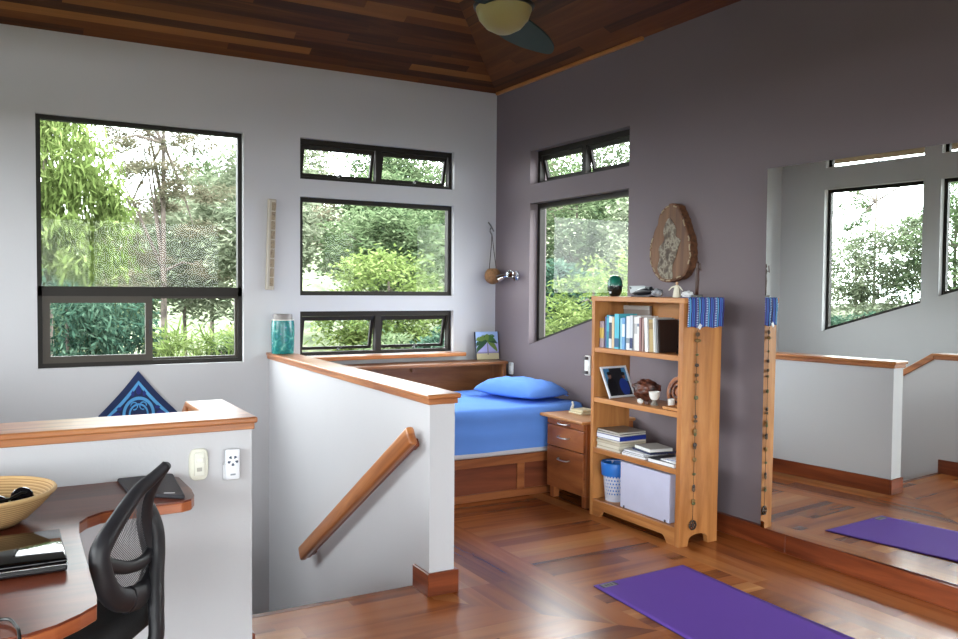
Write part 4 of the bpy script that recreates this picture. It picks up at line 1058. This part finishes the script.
tag(lump((3.37, 3.785, ZT), .03, 12, (1, 1.25, .75), .3).build('grey_shell', mottle('grey shell', [(.35, rgb(120, 122, 130)), (.6, rgb(176, 178, 184)), (.75, rgb(70, 72, 82))], 30, .45), smooth='all'), 'small grey mottled shell right of the bird carving', 'shell')
t = thing('angel_figurine', 'slim white angel figurine with spread arms on the bookcase top', 'figurine', (3.36, 3.61, ZT))
CR = pmat('cream figurine', (220, 214, 196), .6)
mb = MB(); mb.lathe([(0, 0), (.023, 0), (.024, .004), (.020, .03), (.015, .055), (.012, .066), (.005, .072), (0, .072)], (3.36, 3.61, ZT), 18); mb.build('dress', CR, t, smooth=True)
mb = MB(); mb.lathe([(0, 0), (.007, .003), (.009, .01), (.007, .017), (0, .02)], (3.36, 3.61, ZT+.070), 14); mb.build('head', pmat('tan face', (190, 150, 116), .6), t, smooth=True)
for s in (-1, 1):
    mb = MB(); mb.tube([(3.36, 3.61+s*.010, ZT+.064), (3.352, 3.61+s*.034, ZT+.058), (3.35, 3.61+s*.056, ZT+.040)], [.005, .004, .003], 8); mb.build('arm', CR, t, smooth=True)
tag(lump((3.35, 3.515, ZT), .026, 20, (1, 1.35, .65), .45).build('white_coral', pmat('white coral', (226, 226, 228), .6), smooth='all'), 'low lump of white coral between the angel and the dark statuette', 'coral')
t = thing('dark_statuette', 'thin dark standing statuette on a block at the right of the bookcase top', 'statuette', (3.36, 3.44, ZT))
DK = pmat('dark carved wood', (66, 40, 32), .5)
mb = MB(); mb.box(3.335, 3.385, 3.432, 3.472, ZT, ZT+.016, .002); mb.build('plinth', pmat('black plinth', (34, 28, 28), .4), t)
mb = MB(); mb.tube([(3.36, 3.452, ZT+.015), (3.36, 3.452, ZT+.06), (3.36, 3.452, ZT+.10), (3.36, 3.452, ZT+.135), (3.36, 3.450, ZT+.16), (3.36, 3.449, ZT+.172), (3.36, 3.449, ZT+.185), (3.36, 3.448, ZT+.20)], [.010, .011, .013, .010, .013, .005, .010, .005], 12); mb.build('figure', DK, t, smooth='all')
mb = MB(); mb.tube([(3.36, 3.440, ZT+.16), (3.36, 3.424, ZT+.15), (3.358, 3.428, ZT+.19)], [.004, .004, .003], 8); mb.build('raised_arm', DK, t, smooth=True)

# striped cloth draped over the bookcase end
t = thing('striped_cloth', 'blue striped woven cloth draped over the near end of the bookcase', 'cloth', (3.44, 3.41, 1.21))
ST_ = [(0, rgb(44, 60, 140)), (.10, rgb(80, 130, 200)), (.16, rgb(40, 44, 104)), (.30, rgb(96, 84, 160)), (.38, rgb(36, 60, 130)), (.62, rgb(60, 140, 180)), (.70, rgb(110, 170, 220)), (.76, rgb(34, 40, 92)), (.90, rgb(70, 96, 180))]
CL = bandmat('blue woven stripes', ST_, 'X', 14.5, .9, dash=105, coord='Object')
mb = MB(); rows3 = []
path = [(3.49, KZ+.003), (3.475, KZ+.0035), (3.455, KZ+.0035), (3.43, KZ+.0035), (3.4235, KZ+.001), (3.4195, KZ-.01), (3.419, KZ-.03)] + [(3.419+.006*k/9 if k > 3 else 3.4185, KZ-.03-.132*k/9) for k in range(1, 10)]
for x_i in range(29):
    x = 3.268+.268*x_i/28; row = []
    for k, (y, z) in enumerate(path):
        w = .004*math.sin(x_i*.9)*max(0, (k-5)/10) if k > 5 else 0
        row.append(mb.bm.verts.new((x, y-abs(w)-.002, z+(.004*math.sin(x_i*.55) if k == len(path)-1 else 0))))
    rows3.append(row)
for A, B in zip(rows3, rows3[1:]):
    for k in range(len(path)-1): mb.bm.faces.new((A[k], A[k+1], B[k+1], B[k]))
co = mb.build('woven_panel', CL, t, smooth='all'); md = co.modifiers.new('s', 'SOLIDIFY'); md.thickness = .003; md.offset = -1
# beaded string
t = thing('bead_string', 'long string of brown beads hanging down the side of the bookcase', 'bead string', (3.345, 3.44, .1))
def sy_(z): return shear(KY0, z)-.009
mb = MB(); mb.tube([(3.335, 3.413, KZ-.01), (3.335, 3.409, 1.30), (3.344, 3.411, 1.225)] + [(3.3455-.003*(1.2-z), sy_(z), z) for z in [1.2-.09*k for k in range(12)]] + [(3.3415, sy_(.14), .14)], .0016, 6); mb.build('cord', pmat('dark brown thread', (70, 52, 36), .8), t)
BM = [pmat('bead umber', (80, 56, 34), .5), pmat('bead ochre', (122, 92, 48), .5), pmat('bead olive', (86, 86, 50), .5), pmat('bead dark', (54, 38, 30), .45)]
rb_ = random.Random(6)
for k, z in enumerate((1.18, 1.146, 1.068, 1.01, .955, .918, .83, .724, .70, .645, .628, .566, .55, .485, .404, .335, .318, .256, .24)):
    rr_ = .022 if k == 1 else rb_.uniform(.009, .016); hh = rb_.uniform(.012, .026); x = 3.3455-.003*(1.2-z); mb = MB()
    mb.lathe([(0, -hh/2), (rr_*.6, -hh/2), (rr_, -hh/6), (rr_, hh/6), (rr_*.6, hh/2), (0, hh/2)], (x, sy_(z)-rr_*.25, z), 10, sy=.55); mb.build('bead', BM[k % 4], t, smooth=True)
mb = MB(); c = Vector((3.341, sy_(.118)-.002, .118)); mb.tube([c+Vector((.024*math.cos(2*PI*k/20), 0, .024*math.sin(2*PI*k/20))) for k in range(20)], .005, 6, closed=True)
for k in range(3): a = PI/2+2*PI*k/3; mb.tube([c+Vector((.022*math.cos(a), 0, .022*math.sin(a))), c+Vector((-.018*math.cos(a), 0, -.018*math.sin(a)))], .0035, 6)
mb.build('ring_pendant', BM[3], t, smooth=True)
mb = MB(); mb.box(-.010, .010, -.001, .001, -.014, .014, M=Matrix.Translation((3.338, 3.402, 1.225)) @ Matrix.Rotation(.6, 4, 'Y')); mb.build('white_tag', pmat('white tag', (225, 225, 228), .5), t)

# wood slice on the wall
t = thing('wood_slice', 'tear-shaped slab of live-edge wood hung on the taupe wall', 'wall decoration', (XB, 4.0, 1.47))
SL_ = [(4.021, 1.959), (4.095, 1.923), (4.132, 1.842), (4.177, 1.761), (4.199, 1.687), (4.189, 1.591), (4.14, 1.516), (4.055, 1.474), (3.973, 1.484), (3.887, 1.509), (3.845, 1.564), (3.826, 1.633), (3.835, 1.724), (3.865, 1.806), (3.91, 1.899), (3.955, 1.954)]
SLs = [(v.x, v.y) for v in smooth_loop([(a, b, 0) for a, b in SL_], 5, True)]
rq = random.Random(2); SLs = [(a+rq.uniform(-.004, .004), b+rq.uniform(-.004, .004)) for a, b in SLs]
mb = MB(); mb.prism(SLs, XB-.055, XB, YXZ); mb.build('bark', mottle('brown bark', [(.3, rgb(64, 38, 24)), (.6, rgb(110, 70, 44)), (.8, rgb(86, 54, 36))], 40, .8, bump=.5), t)
ins = [(4.008+(a-4.008)*.95, 1.70+(b-1.70)*.955) for a, b in SLs]
mb = MB(); mb.prism(ins, XB-.0575, XB-.05, YXZ); mb.build('cut_face', wood('brown slice face', [(74, 45, 27), (106, 70, 42), (128, 88, 56)], .55, .3, 2, 22), t, grain=2)
core = [(4.03, 1.87), (4.07, 1.80), (4.06, 1.74), (4.11, 1.69), (4.10, 1.63), (4.12, 1.56), (4.08, 1.505), (4.02, 1.492), (3.98, 1.50), (3.985, 1.57), (3.955, 1.63), (3.93, 1.70), (3.915, 1.735), (3.96, 1.76), (3.955, 1.80), (3.995, 1.86)]
mb = MB(); mb.prism([(v.x, v.y) for v in smooth_loop([(a, b, 0) for a, b in core], 4, True)], XB-.060, XB-.052, YXZ)
LICH = mottle('grey lichen core', [(.3, rgb(60, 48, 40)), (.46, rgb(104, 92, 78)), (.56, rgb(150, 142, 126)), (.64, rgb(78, 64, 52)), (.8, rgb(116, 102, 86))], 26, .8, bump=.6)
mb.build('grey_core', LICH, t)
for k in range(0, len(ins)-3, 3):
    if rq.random() < .6:
        a, b = ins[k], ins[k+2]; mb = MB(); mb.tube([(XB-.058, a[0], a[1]), (XB-.060, (a[0]+b[0])/2+rq.uniform(-.01, .01), (a[1]+b[1])/2), (XB-.058, b[0], b[1])], .0045, 6)
        mb.build('pale_rim_fragment', pmat('pale lichen', (168, 150, 124), .8), t)

# ------------------------------------------------------------------ yoga mat
t = thing('yoga_mat', 'purple yoga mat lying on the floor in front of the mirror', 'yoga mat', (2.73, 2.5, 0))
mA = [(2.464, 3.184), (3.058, 3.208), (3.016, 2.195), (2.975, 1.40), (2.34, 1.38), (2.419, 2.533)]
PUR = pmat('purple mat rubber', (104, 66, 168), .75, spec=.3, var=.05, scale=4, bump=.35, bscale=260)
mb = MB(); bm = mb.bm; nu, nv = 20, 60; V = []
for j in range(nv+1):
    s = j/nv; row = []
    for i in range(nu+1):
        u = i/nu; far = Vector((2.464, 3.184)).lerp(Vector((3.058, 3.208)), u); near = Vector((2.352, 1.40)).lerp(Vector((2.965, 1.42)), u)
        p = far.lerp(near, s); h = .0065 + .010*max(0, (u-.86)/.14)**2*math.exp(-((s-.62)/.2)**2)
        row.append(bm.verts.new((p.x, p.y, h)))
    V.append(row)
for j in range(nv):
    for i in range(nu): bm.faces.new((V[j][i], V[j+1][i], V[j+1][i+1], V[j][i+1]))
bmesh.ops.recalc_face_normals(bm, faces=bm.faces[:])
o = mb.build('top_layer', PUR, t, smooth='all'); md = o.modifiers.new('s', 'SOLIDIFY'); md.thickness = .003; md.offset = -1
mb = MB(); mb.prism([(2.4635, 3.1845), (3.0585, 3.2085), (2.9655, 1.4195), (2.3515, 1.3995)], .0004, .0035, XZY); mb.build('under_layer', pmat('dark blue mat rubber', (30, 36, 84), .75), t)
mb = MB(); MtT = Matrix.Translation((2.532, 3.155, .0068)) @ Matrix.Rotation(math.radians(2), 4, 'Z')
mb.box(-.036, .036, -.020, .020, 0, .0008, M=MtT); lg_ = mb.build('logo_patch', pmat('grey patch', (136, 134, 128), .7), t)
mb = MB()
for x0, x1 in ((-.048, -.038), (.038, .048)): mb.box(x0, x1, -.020, .020, 0, .0009, M=MtT)
for x in (-.022, -.006, .012): mb.box(x, x+.009, -.010, .010, .0005, .0012, M=MtT)
mb.build('dark_mark', pmat('black mark', (30, 28, 34), .6), lg_)

# ------------------------------------------------------------------ ceiling fan
FX, FY, FZ = 2.10, 3.46, 2.632
t = thing('ceiling_fan', 'ceiling fan with frosted bowl light and dark teal blades', 'fan', (FX, FY, FZ))
mb = MB(); mb.lathe([(0, 0), (.04, .004), (.085, .028), (.118, .066), (.132, .105), (.134, .118), (0, .118)], (FX, FY, FZ), 36); mb.build('light_bowl', pmat('frosted cream glass', (150, 140, 92), .35, spec=.3), t, smooth=True)
DM = pmat('dark fan metal', (38, 32, 28), .4, .5)
mb = MB(); mb.lathe([(0, .117), (.142, .117), (.146, .13), (.12, .155), (.13, .19), (.12, .26), (.06, .29), (.02, .30), (0, .30)], (FX, FY, FZ), 32); mb.build('motor', DM, t, smooth=True)
zc_ = ZC+(XB-FX)*PITCH
mb = MB(); mb.lathe([(0, .29), (.014, .29), (.014, zc_-FZ-.06), (.06, zc_-FZ-.06), (.06, zc_-FZ+.04), (0, zc_-FZ+.04)], (FX, FY, FZ), 20); mb.build('downrod', DM, t, smooth=True)
TEAL = pmat('dark teal blade', (40, 58, 56), .6, spec=.2)
for k in range(2):
    a = math.radians(43) + PI*k; Mb = Matrix.Translation((FX, FY, FZ+.118)) @ Matrix.Rotation(a, 4, 'Z') @ Matrix.Rotation(math.radians(8), 4, 'X')
    P = [(.12, -.06), (.25, -.10), (.42, -.12), (.58, -.115), (.70, -.09), (.775, -.05), (.76, .0), (.66, .09), (.50, .15), (.32, .14), (.12, .07)]
    mb = MB(); mb.prism([(v.x, v.y) for v in smooth_loop([(x, y, 0) for x, y in P], 4, True)], -.004, .004, lambda u, d, v: Mb @ Vector((u, v, d))); mb.build('blade', TEAL, t)

# ------------------------------------------------------------------ outside
GRASS = mottle('grassy ground', [(.3, rgb(42, 46, 28)), (.6, rgb(62, 66, 42)), (.8, rgb(76, 78, 54))], 3, .9)
mb = MB(); n = 120; G = []
for i in range(n+1):
    r = []
    for j in range(n+1):
        x, y = -60+140*i/n, -60+140*j/n
        dd = math.hypot(x-1.4, y-1.6); h = -3.2 + max(0, min(1, (dd-16)/26))*3.6 + .5*NZ.noise(Vector((x*.09, y*.09, 0)))
        if dd < 9: h = min(h, -3.0)
        side = max(0, min(1, (x+y*.6)/24))*max(0, min(1, (y-2)/10))       # the slope climbs away from the back and right of the house
        if dd > 26: h += side*max(0, min(1, (dd-26)/16))*(3.4+3.4*max(0, min(1, x/26))) + side*1.1*NZ.noise(Vector((x*.35, y*.35, 3)))
        r.append(mb.bm.verts.new((x, y, h)))
    G.append(r)
for i in range(n):
    for j in range(n):
        f = mb.bm.faces.new((G[i][j], G[i+1][j], G[i+1][j+1], G[i][j+1]))
        f.material_index = 1 if math.hypot(G[i][j].co.x, G[i][j].co.y) > 27 and G[i][j].co.y > 0 and G[i][j].co.x > -12 else 0
WOODS = mottle('wooded hillside', [(.28, rgb(58, 70, 48)), (.45, rgb(92, 104, 74)), (.58, rgb(126, 132, 104)), (.7, rgb(84, 96, 68))], 1.6, .9, bump=1.0)
o = struct(mb.build('ground', [GRASS, WOODS], base=(0, 0, -3.2), smooth='all'))
BARK = mottle('grey tree bark', [(.3, rgb(58, 50, 46)), (.6, rgb(98, 88, 80)), (.8, rgb(78, 70, 62))], 8, .9)
LEAF = {'bright': leafmat('bright yellow green leaf', (72, 88, 46), (98, 114, 64), (130, 142, 92)),
        'mid': leafmat('mid green leaf', (52, 68, 48), (84, 100, 70), (120, 132, 102)),
        'dark': leafmat('deep green leaf', (34, 54, 46), (54, 78, 64), (86, 108, 90)),
        'pale': leafmat('hazed grey green leaf', (78, 88, 70), (112, 120, 98), (148, 152, 132)),  # distance haze put into the colour: lighter, greyer leaves
        'rust': leafmat('brownish pine needle', (74, 78, 60), (104, 102, 84), (138, 126, 108))}
def crown_mesh(blobs, n, L, W, seed, droop=0., org=(0, 0, 0), cl=.32):
    rn = random.Random(seed); vs, fs, tn = [], [], []
    vol = [b[3]*b[4]*b[5] for b in blobs]; tv = sum(v**.7 for v in vol)
    for b, v in zip(blobs, vol):
        m = int(n*v**.7/tv); K = max(5, m//45); cen = []
        for _ in range(K):
            a = rn.uniform(0, 2*PI); z = rn.uniform(-.9, 1); r = math.sqrt(max(0, 1-z*z)); q = rn.uniform(.45, 1)**.6
            cen.append((q*r*math.cos(a), q*r*math.sin(a), q*z, rn.uniform(-.22, .22)))
        for _ in range(m):
            c = cen[rn.randrange(K)]
            p = (b[0]+b[3]*(c[0]+rn.gauss(0, cl*.45)), b[1]+b[4]*(c[1]+rn.gauss(0, cl*.45)), b[2]+b[5]*(c[2]+rn.gauss(0, cl*.35)))
            a = rn.uniform(0, 2*PI); el = rn.uniform(-.7, .7)-droop; l = L*rn.uniform(.6, 1.3); w = W*rn.uniform(.7, 1.2)
            dx, dy, dz = math.cos(a)*math.cos(el), math.sin(a)*math.cos(el), math.sin(el)
            ro = rn.uniform(-1.1, 1.1); sx_, sy2, sz_ = -math.sin(a)*math.cos(ro), math.cos(a)*math.cos(ro), math.sin(ro)
            i = len(vs); ox, oy, oz = org
            vs += [(p[0]-ox, p[1]-oy, p[2]-oz), (p[0]+dx*l*.5+sx_*w-ox, p[1]+dy*l*.5+sy2*w-oy, p[2]+dz*l*.5+sz_*w-oz), (p[0]+dx*l-ox, p[1]+dy*l-oy, p[2]+dz*l-oz), (p[0]+dx*l*.5-sx_*w-ox, p[1]+dy*l*.5-sy2*w-oy, p[2]+dz*l*.5-sz_*w-oz)]
            fs.append((i, i+1, i+2, i+3)); tn.append(min(1, max(0, .5+c[3]+rn.gauss(0, .18))))
    me = bpy.data.meshes.new('crown'); me.from_pydata(vs, [], fs)
    at = me.attributes.new('tone', 'FLOAT', 'FACE'); at.data.foreach_set('value', tn)
    return me
def tree(name, label, cat, x, y, blobs, kind, n, L, W, seed, trunk=.08, group=None, droop=0, zg=None, lean=0, branches=5, top=None):
    d = math.hypot(x-1.4, y-1.6); z0 = zg if zg is not None else -3.3+max(0, min(1, (d-16)/26))*3.6
    t = thing(name, label, cat, (x, y, z0), group); rn = random.Random(seed)
    me = crown_mesh(blobs, n, L, W, seed, droop, (x, y, z0)); me.materials.append(LEAF[kind])
    o = bpy.data.objects.new('crown', me); COL.objects.link(o); o.parent = t
    zt = top if top is not None else max(b[2]+b[5]*.5 for b in blobs)
    mb = MB(); pts = []; N_ = 7
    for k in range(N_+1):
        s = k/N_; pts.append((x+lean*s+.05*math.sin(3*s+seed), y+.05*math.cos(4*s+seed), z0-.2+(zt-z0+.2)*s))
    mb.tube(pts, [trunk*(1-.75*k/N_) for k in range(N_+1)], 8)
    for k in range(branches):
        b = blobs[rn.randrange(len(blobs))]; q = Vector(pts[rn.randrange(4, N_)])
        e_ = Vector((b[0]+rn.uniform(-.7, .7)*b[3], b[1]+rn.uniform(-.7, .7)*b[4], b[2]+rn.uniform(-.3, .7)*b[5]))
        mb.tube([q, q.lerp(e_, .5)+Vector((0, 0, .12)), e_], [trunk*.4, trunk*.25, trunk*.08], 6)
    mb.build('trunk', BARK, t, smooth=True)
    return t
tree('mango_tree', 'bright drooping broadleaf tree at the left of the tall window', 'tree', .6, 13.2, [(.75, 13, 2.9, .75, .7, .9), (.55, 13.2, 3.9, .5, .5, .5), (1.05, 12.9, 2.2, .6, .6, .8), (.3, 13.2, 2.2, .6, .6, .9)], 'bright', 11500, .17, .022, 1, .09, droop=.9)
tree('broadleaf_shrub', 'bluish green bushy tree low outside the slider', 'tree', .8, 11.6, [(.55, 11.6, .75, .7, .6, .75), (1.2, 11.7, .75, .6, .6, .7), (.9, 11.4, .1, .9, .6, .6)], 'dark', 8500, .13, .019, 2, .06, droop=.7)
pb = []; rn = random.Random(21)
for k in range(15):
    z = 1.5+k*.26; s = rn.choice((-1, 1)); pb.append((3.0+s*rn.uniform(.3, 1.05)*(1.1-k*.03), 18+rn.uniform(-.6, .6), z, rn.uniform(.5, .85), .6, rn.uniform(.14, .24)))
tree('pine_tree', 'tall wispy pine with a grey trunk in the middle of the tall window', 'tree', 2.98, 18, pb, 'rust', 13000, .22, .012, 3, .10, branches=12, top=5.6)
tree('yellow_green_bush', 'yellow-green feathery bush low at the right of the slider', 'bush', 2.45, 11, [(2.5, 11, .35, .55, .5, .5), (2.05, 11.3, .2, .5, .5, .6)], 'bright', 2600, .26, .014, 4, .03, droop=-.4)
tree('round_tree', 'bright green round tree in the wide picture window', 'tree', 5.27, 12.2, [(5.25, 12.2, 1.35, .8, .7, .72), (4.7, 12.2, .95, .55, .6, .55), (5.8, 12.2, .95, .55, .6, .6), (5.3, 12, .4, 1.0, .6, .6)], 'bright', 8500, .10, .024, 5, .07)
GRB = 'trees on the slope behind the house'
k_ = 0
for (x, y, z, r, rz, kd, n_, lab) in (
        (4.6, 17, 2.4, 1.2, 1.0, 'pale', 4200, 'hazy loose tree behind the round bright tree'),
        (6.9, 16.5, 2.2, 1.3, 1.1, 'mid', 4200, 'leafy tree right of the round tree in the picture window'),
        (5.9, 21, 3.9, 1.8, 1.4, 'pale', 4200, 'tall hazy tree high behind the upper awning window'),
        (9.0, 20.5, 3.0, 1.9, 1.6, 'mid', 4200, 'broad green tree at the far right of the back windows'),
        (3.3, 11.4, .35, .75, .55, 'mid', 3200, 'green bush low behind the left awning sash'),
        (4.35, 10.8, .2, .65, .55, 'mid', 3000, 'green bush low behind the bed shelf window'),
        (5.5, 10.6, .25, .7, .55, 'dark', 3000, 'darker bush low behind the right awning sash'),
        (.2, 24, 1.2, 1.9, 1.8, 'mid', 3200, 'broad tree far left on the slope'),
        (2.3, 23, .9, 1.7, 1.5, 'mid', 3600, 'low spreading tree behind the pine'),
        (4.4, 24, 1.9, 1.8, 1.9, 'pale', 3600, 'hazy tree on the slope right of the pine'),
        (7.0, 25, 2.6, 2.1, 2.2, 'rust', 3600, 'brownish tree on the slope behind the picture window'),
        (9.8, 25, 2.2, 2.1, 2.2, 'pale', 3600, 'hazy tree on the slope near the right end of the back windows'),
        (12.6, 24, 2.6, 2.1, 2.4, 'mid', 3600, 'green tree on the slope beyond the room corner'),
        (-2.2, 23, 2.0, 2.0, 2.2, 'mid', 2400, 'green tree on the slope beyond the left edge of the back windows'),
        (14.6, 25.5, 3.0, 2.3, 2.6, 'pale', 3800, 'hazy tree in the left half of the taupe wall window'),
        (16.5, 22.5, 3.2, 2.3, 2.6, 'mid', 3800, 'green tree in the middle of the taupe wall window'),
        (17.5, 19.3, 2.8, 2.2, 2.5, 'pale', 3600, 'hazy tree at the right of the taupe wall window'),
        (12.3, 17.8, .9, 1.3, 1.3, 'dark', 3600, 'dark shrub low at the left of the taupe wall window'),
        (20, 26, 4.6, 3.0, 2.8, 'mid', 3600, 'tall green tree high on the slope behind the taupe wall'),
        (9.0, 29, 5.0, 2.2, 2.3, 'pale', 4200, 'tall hazy tree filling the left upper awning sash'),
        (12.4, 29, 5.2, 2.3, 2.3, 'mid', 4200, 'tall green tree filling the right upper awning sash'),
        (16.0, 29.5, 5.6, 2.4, 2.4, 'pale', 4200, 'tall hazy tree beyond the upper corner of the room'),
        (6.2, 29, 3.6, 2.2, 2.2, 'mid', 4200, 'tall tree at the upper right of the tall window'),
        (19.5, 29, 5.2, 2.6, 2.6, 'rust', 4200, 'tall brownish tree at the left of the small high window'),
        (21.5, 23.5, 5.6, 2.6, 2.6, 'pale', 4200, 'tall hazy tree at the right of the small high window'),
        (19.8, 20.0, 4.2, 2.3, 2.6, 'mid', 4200, 'tall green tree beyond the lime tree')):
    k_ += 1
    rn = random.Random(40+k_)
    bl = [(x+rn.uniform(-.45, .45)*r, y+rn.uniform(-.4, .4)*r, z+rn.uniform(-.4, .5)*rz, r*rn.uniform(.5, .8), r*rn.uniform(.5, .8), rz*rn.uniform(.45, .75)) for _ in range(5)]
    dd = math.hypot(x, y); sc = .16 if dd < 13 else (.22 if dd < 20 else .30)
    tree('slope_tree' if rz > .7 else 'green_bush', lab, 'tree' if rz > .7 else 'bush', x, y, bl, kd, int(n_*2.1), sc*.8, sc*.13, 60+k_, .05+.02*r, GRB)
tree('lime_bush', 'bright lime tree low in the taupe wall window', 'tree', 10.2, 13.3, [(10.0, 13.1, .95, 1.0, 1.0, .75), (10.3, 12.3, 1.45, .9, .9, .7), (10.0, 13.9, .35, .9, .9, .6), (9.9, 12.6, .4, 1.0, 1.0, .7)], 'bright', 9000, .13, .024, 7, .08)
GRC = 'trees beyond the stair windows'
for i, (x, y, bl, kd, n_, L_, lab, tr, tp) in enumerate((
        (-9, 9.9, [(-9, 10.3, 1.7, .8, .8, .7), (-9, 9.6, 1.95, .8, .8, .75), (-9, 9.0, 2.1, .8, .8, .8), (-9, 9.8, 1.0, .8, 1.0, .6)], 'pale', 5200, .15, 'green tree across the middle of the mirrored stair window', .06, None),
        (-9.4, 8.1, [(-9.2, 8.2, 2.5, .8, .9, .7), (-9.4, 7.6, 2.9, .8, .8, .7), (-9.4, 8.5, 1.5, .8, .8, .8)], 'mid', 4600, .15, 'taller green tree at the right of the mirrored stair window', .08, None),
        (-10.6, 10.35, [(-10.6, 10.9, 3.3, .5, .35, .5), (-10.6, 10.9, 2.6, .3, .25, .4), (-10.6, 9.6, 3.9, .7, .5, .25), (-10.6, 9.0, 3.8, .6, .5, .3)], 'mid', 1500, .14, 'thin-trunked sparse tree against the sky in the mirror', .06, 4.6),
        (-7.6, 9.2, [(-7.6, 9.4, .55, .7, .8, .45), (-7.6, 8.6, .55, .7, .7, .45), (-7.6, 9.9, .3, .7, .7, .6)], 'dark', 4200, .13, 'dark bluish bush low in the mirrored stair window', .05, None),
        (-8.4, 6.4, [(-8.4, 6.6, 1.8, 1.0, .9, .9), (-8.4, 5.8, 1.7, .9, .9, .9), (-8.4, 6.8, .8, .9, .9, .8)], 'mid', 3800, .16, 'green tree behind the second stair window', .07, None))):
    tree('garden_tree', lab, 'tree', x, y, bl, kd, int(n_*(1.9 if n_ > 2000 else 1.5)), L_*.85, L_*.15, 90+i, tr, GRC, top=tp)

# ------------------------------------------------------------------ daylight
w = bpy.data.worlds.new('overcast sky'); SC.world = w; w.use_nodes = True; nt = w.node_tree
bg = nt.nodes['Background']; bg.inputs[0].default_value = (.95, .96, 1.0, 1); bg.inputs[1].default_value = 16.5
def portal(name, loc, size, d):
    l = bpy.data.lights.new(name, 'AREA'); l.shape = 'RECTANGLE'; l.size, l.size_y = size; l.cycles.is_portal = True
    o = bpy.data.objects.new(name, l); COL.objects.link(o); o.location = loc
    o.rotation_euler = Vector(d).to_track_quat('-Z', 'Y').to_euler()
for p in WA: 
    us = [q[0] for q in p]; vs_ = [q[1] for q in p]; portal('portal', ((min(us)+max(us))/2, YA+.17, (min(vs_)+max(vs_))/2), (max(us)-min(us), max(vs_)-min(vs_)), (0, -1, 0))
for p in WB:
    us = [q[0] for q in p]; vs_ = [q[1] for q in p]; portal('portal', (XB+.17, (min(us)+max(us))/2, (min(vs_)+max(vs_))/2), (max(us)-min(us), max(vs_)-min(vs_)), (-1, 0, 0))
for p in WC:
    us = [q[0] for q in p]; vs_ = [q[1] for q in p]; portal('portal', (XC-.17, (min(us)+max(us))/2, (min(vs_)+max(vs_))/2), (max(us)-min(us), max(vs_)-min(vs_)), (1, 0, 0))
for p in WD: portal('portal', (1.4, YD-.17, 1.385), (4.3, 2.73), (0, 1, 0))

# ------------------------------------------------------------------ camera
cam = bpy.data.cameras.new('camera'); co = bpy.data.objects.new('camera', cam); COL.objects.link(co); SC.camera = co
cam.sensor_width = 36; cam.lens = 842.829/958*36; cam.clip_start = .02
ya, pi_, ro = (math.radians(v) for v in (29.7532, 2.06277, .44446))
fw = Vector((math.sin(ya), math.cos(ya), 0)); rt = Vector((math.cos(ya), -math.sin(ya), 0)); upv = Vector((0, 0, 1))
f2_ = fw*math.cos(pi_)-upv*math.sin(pi_); u2 = upv*math.cos(pi_)+fw*math.sin(pi_)
r3 = rt*math.cos(ro)+u2*math.sin(ro); u3 = u2*math.cos(ro)-rt*math.sin(ro)
Mc = Matrix((r3, u3, -f2_)).transposed().to_4x4(); Mc.translation = (0, 0, 1.42); co.matrix_world = Mc
SC.view_settings.view_transform = 'Standard'; SC.view_settings.look = 'None'; SC.view_settings.gamma = 1; SC.view_settings.use_curve_mapping = False
SC.view_settings.exposure = 0
SC.cycles.max_bounces = 10; SC.cycles.diffuse_bounces = 6; SC.cycles.transparent_max_bounces = 16; SC.cycles.use_denoising = True
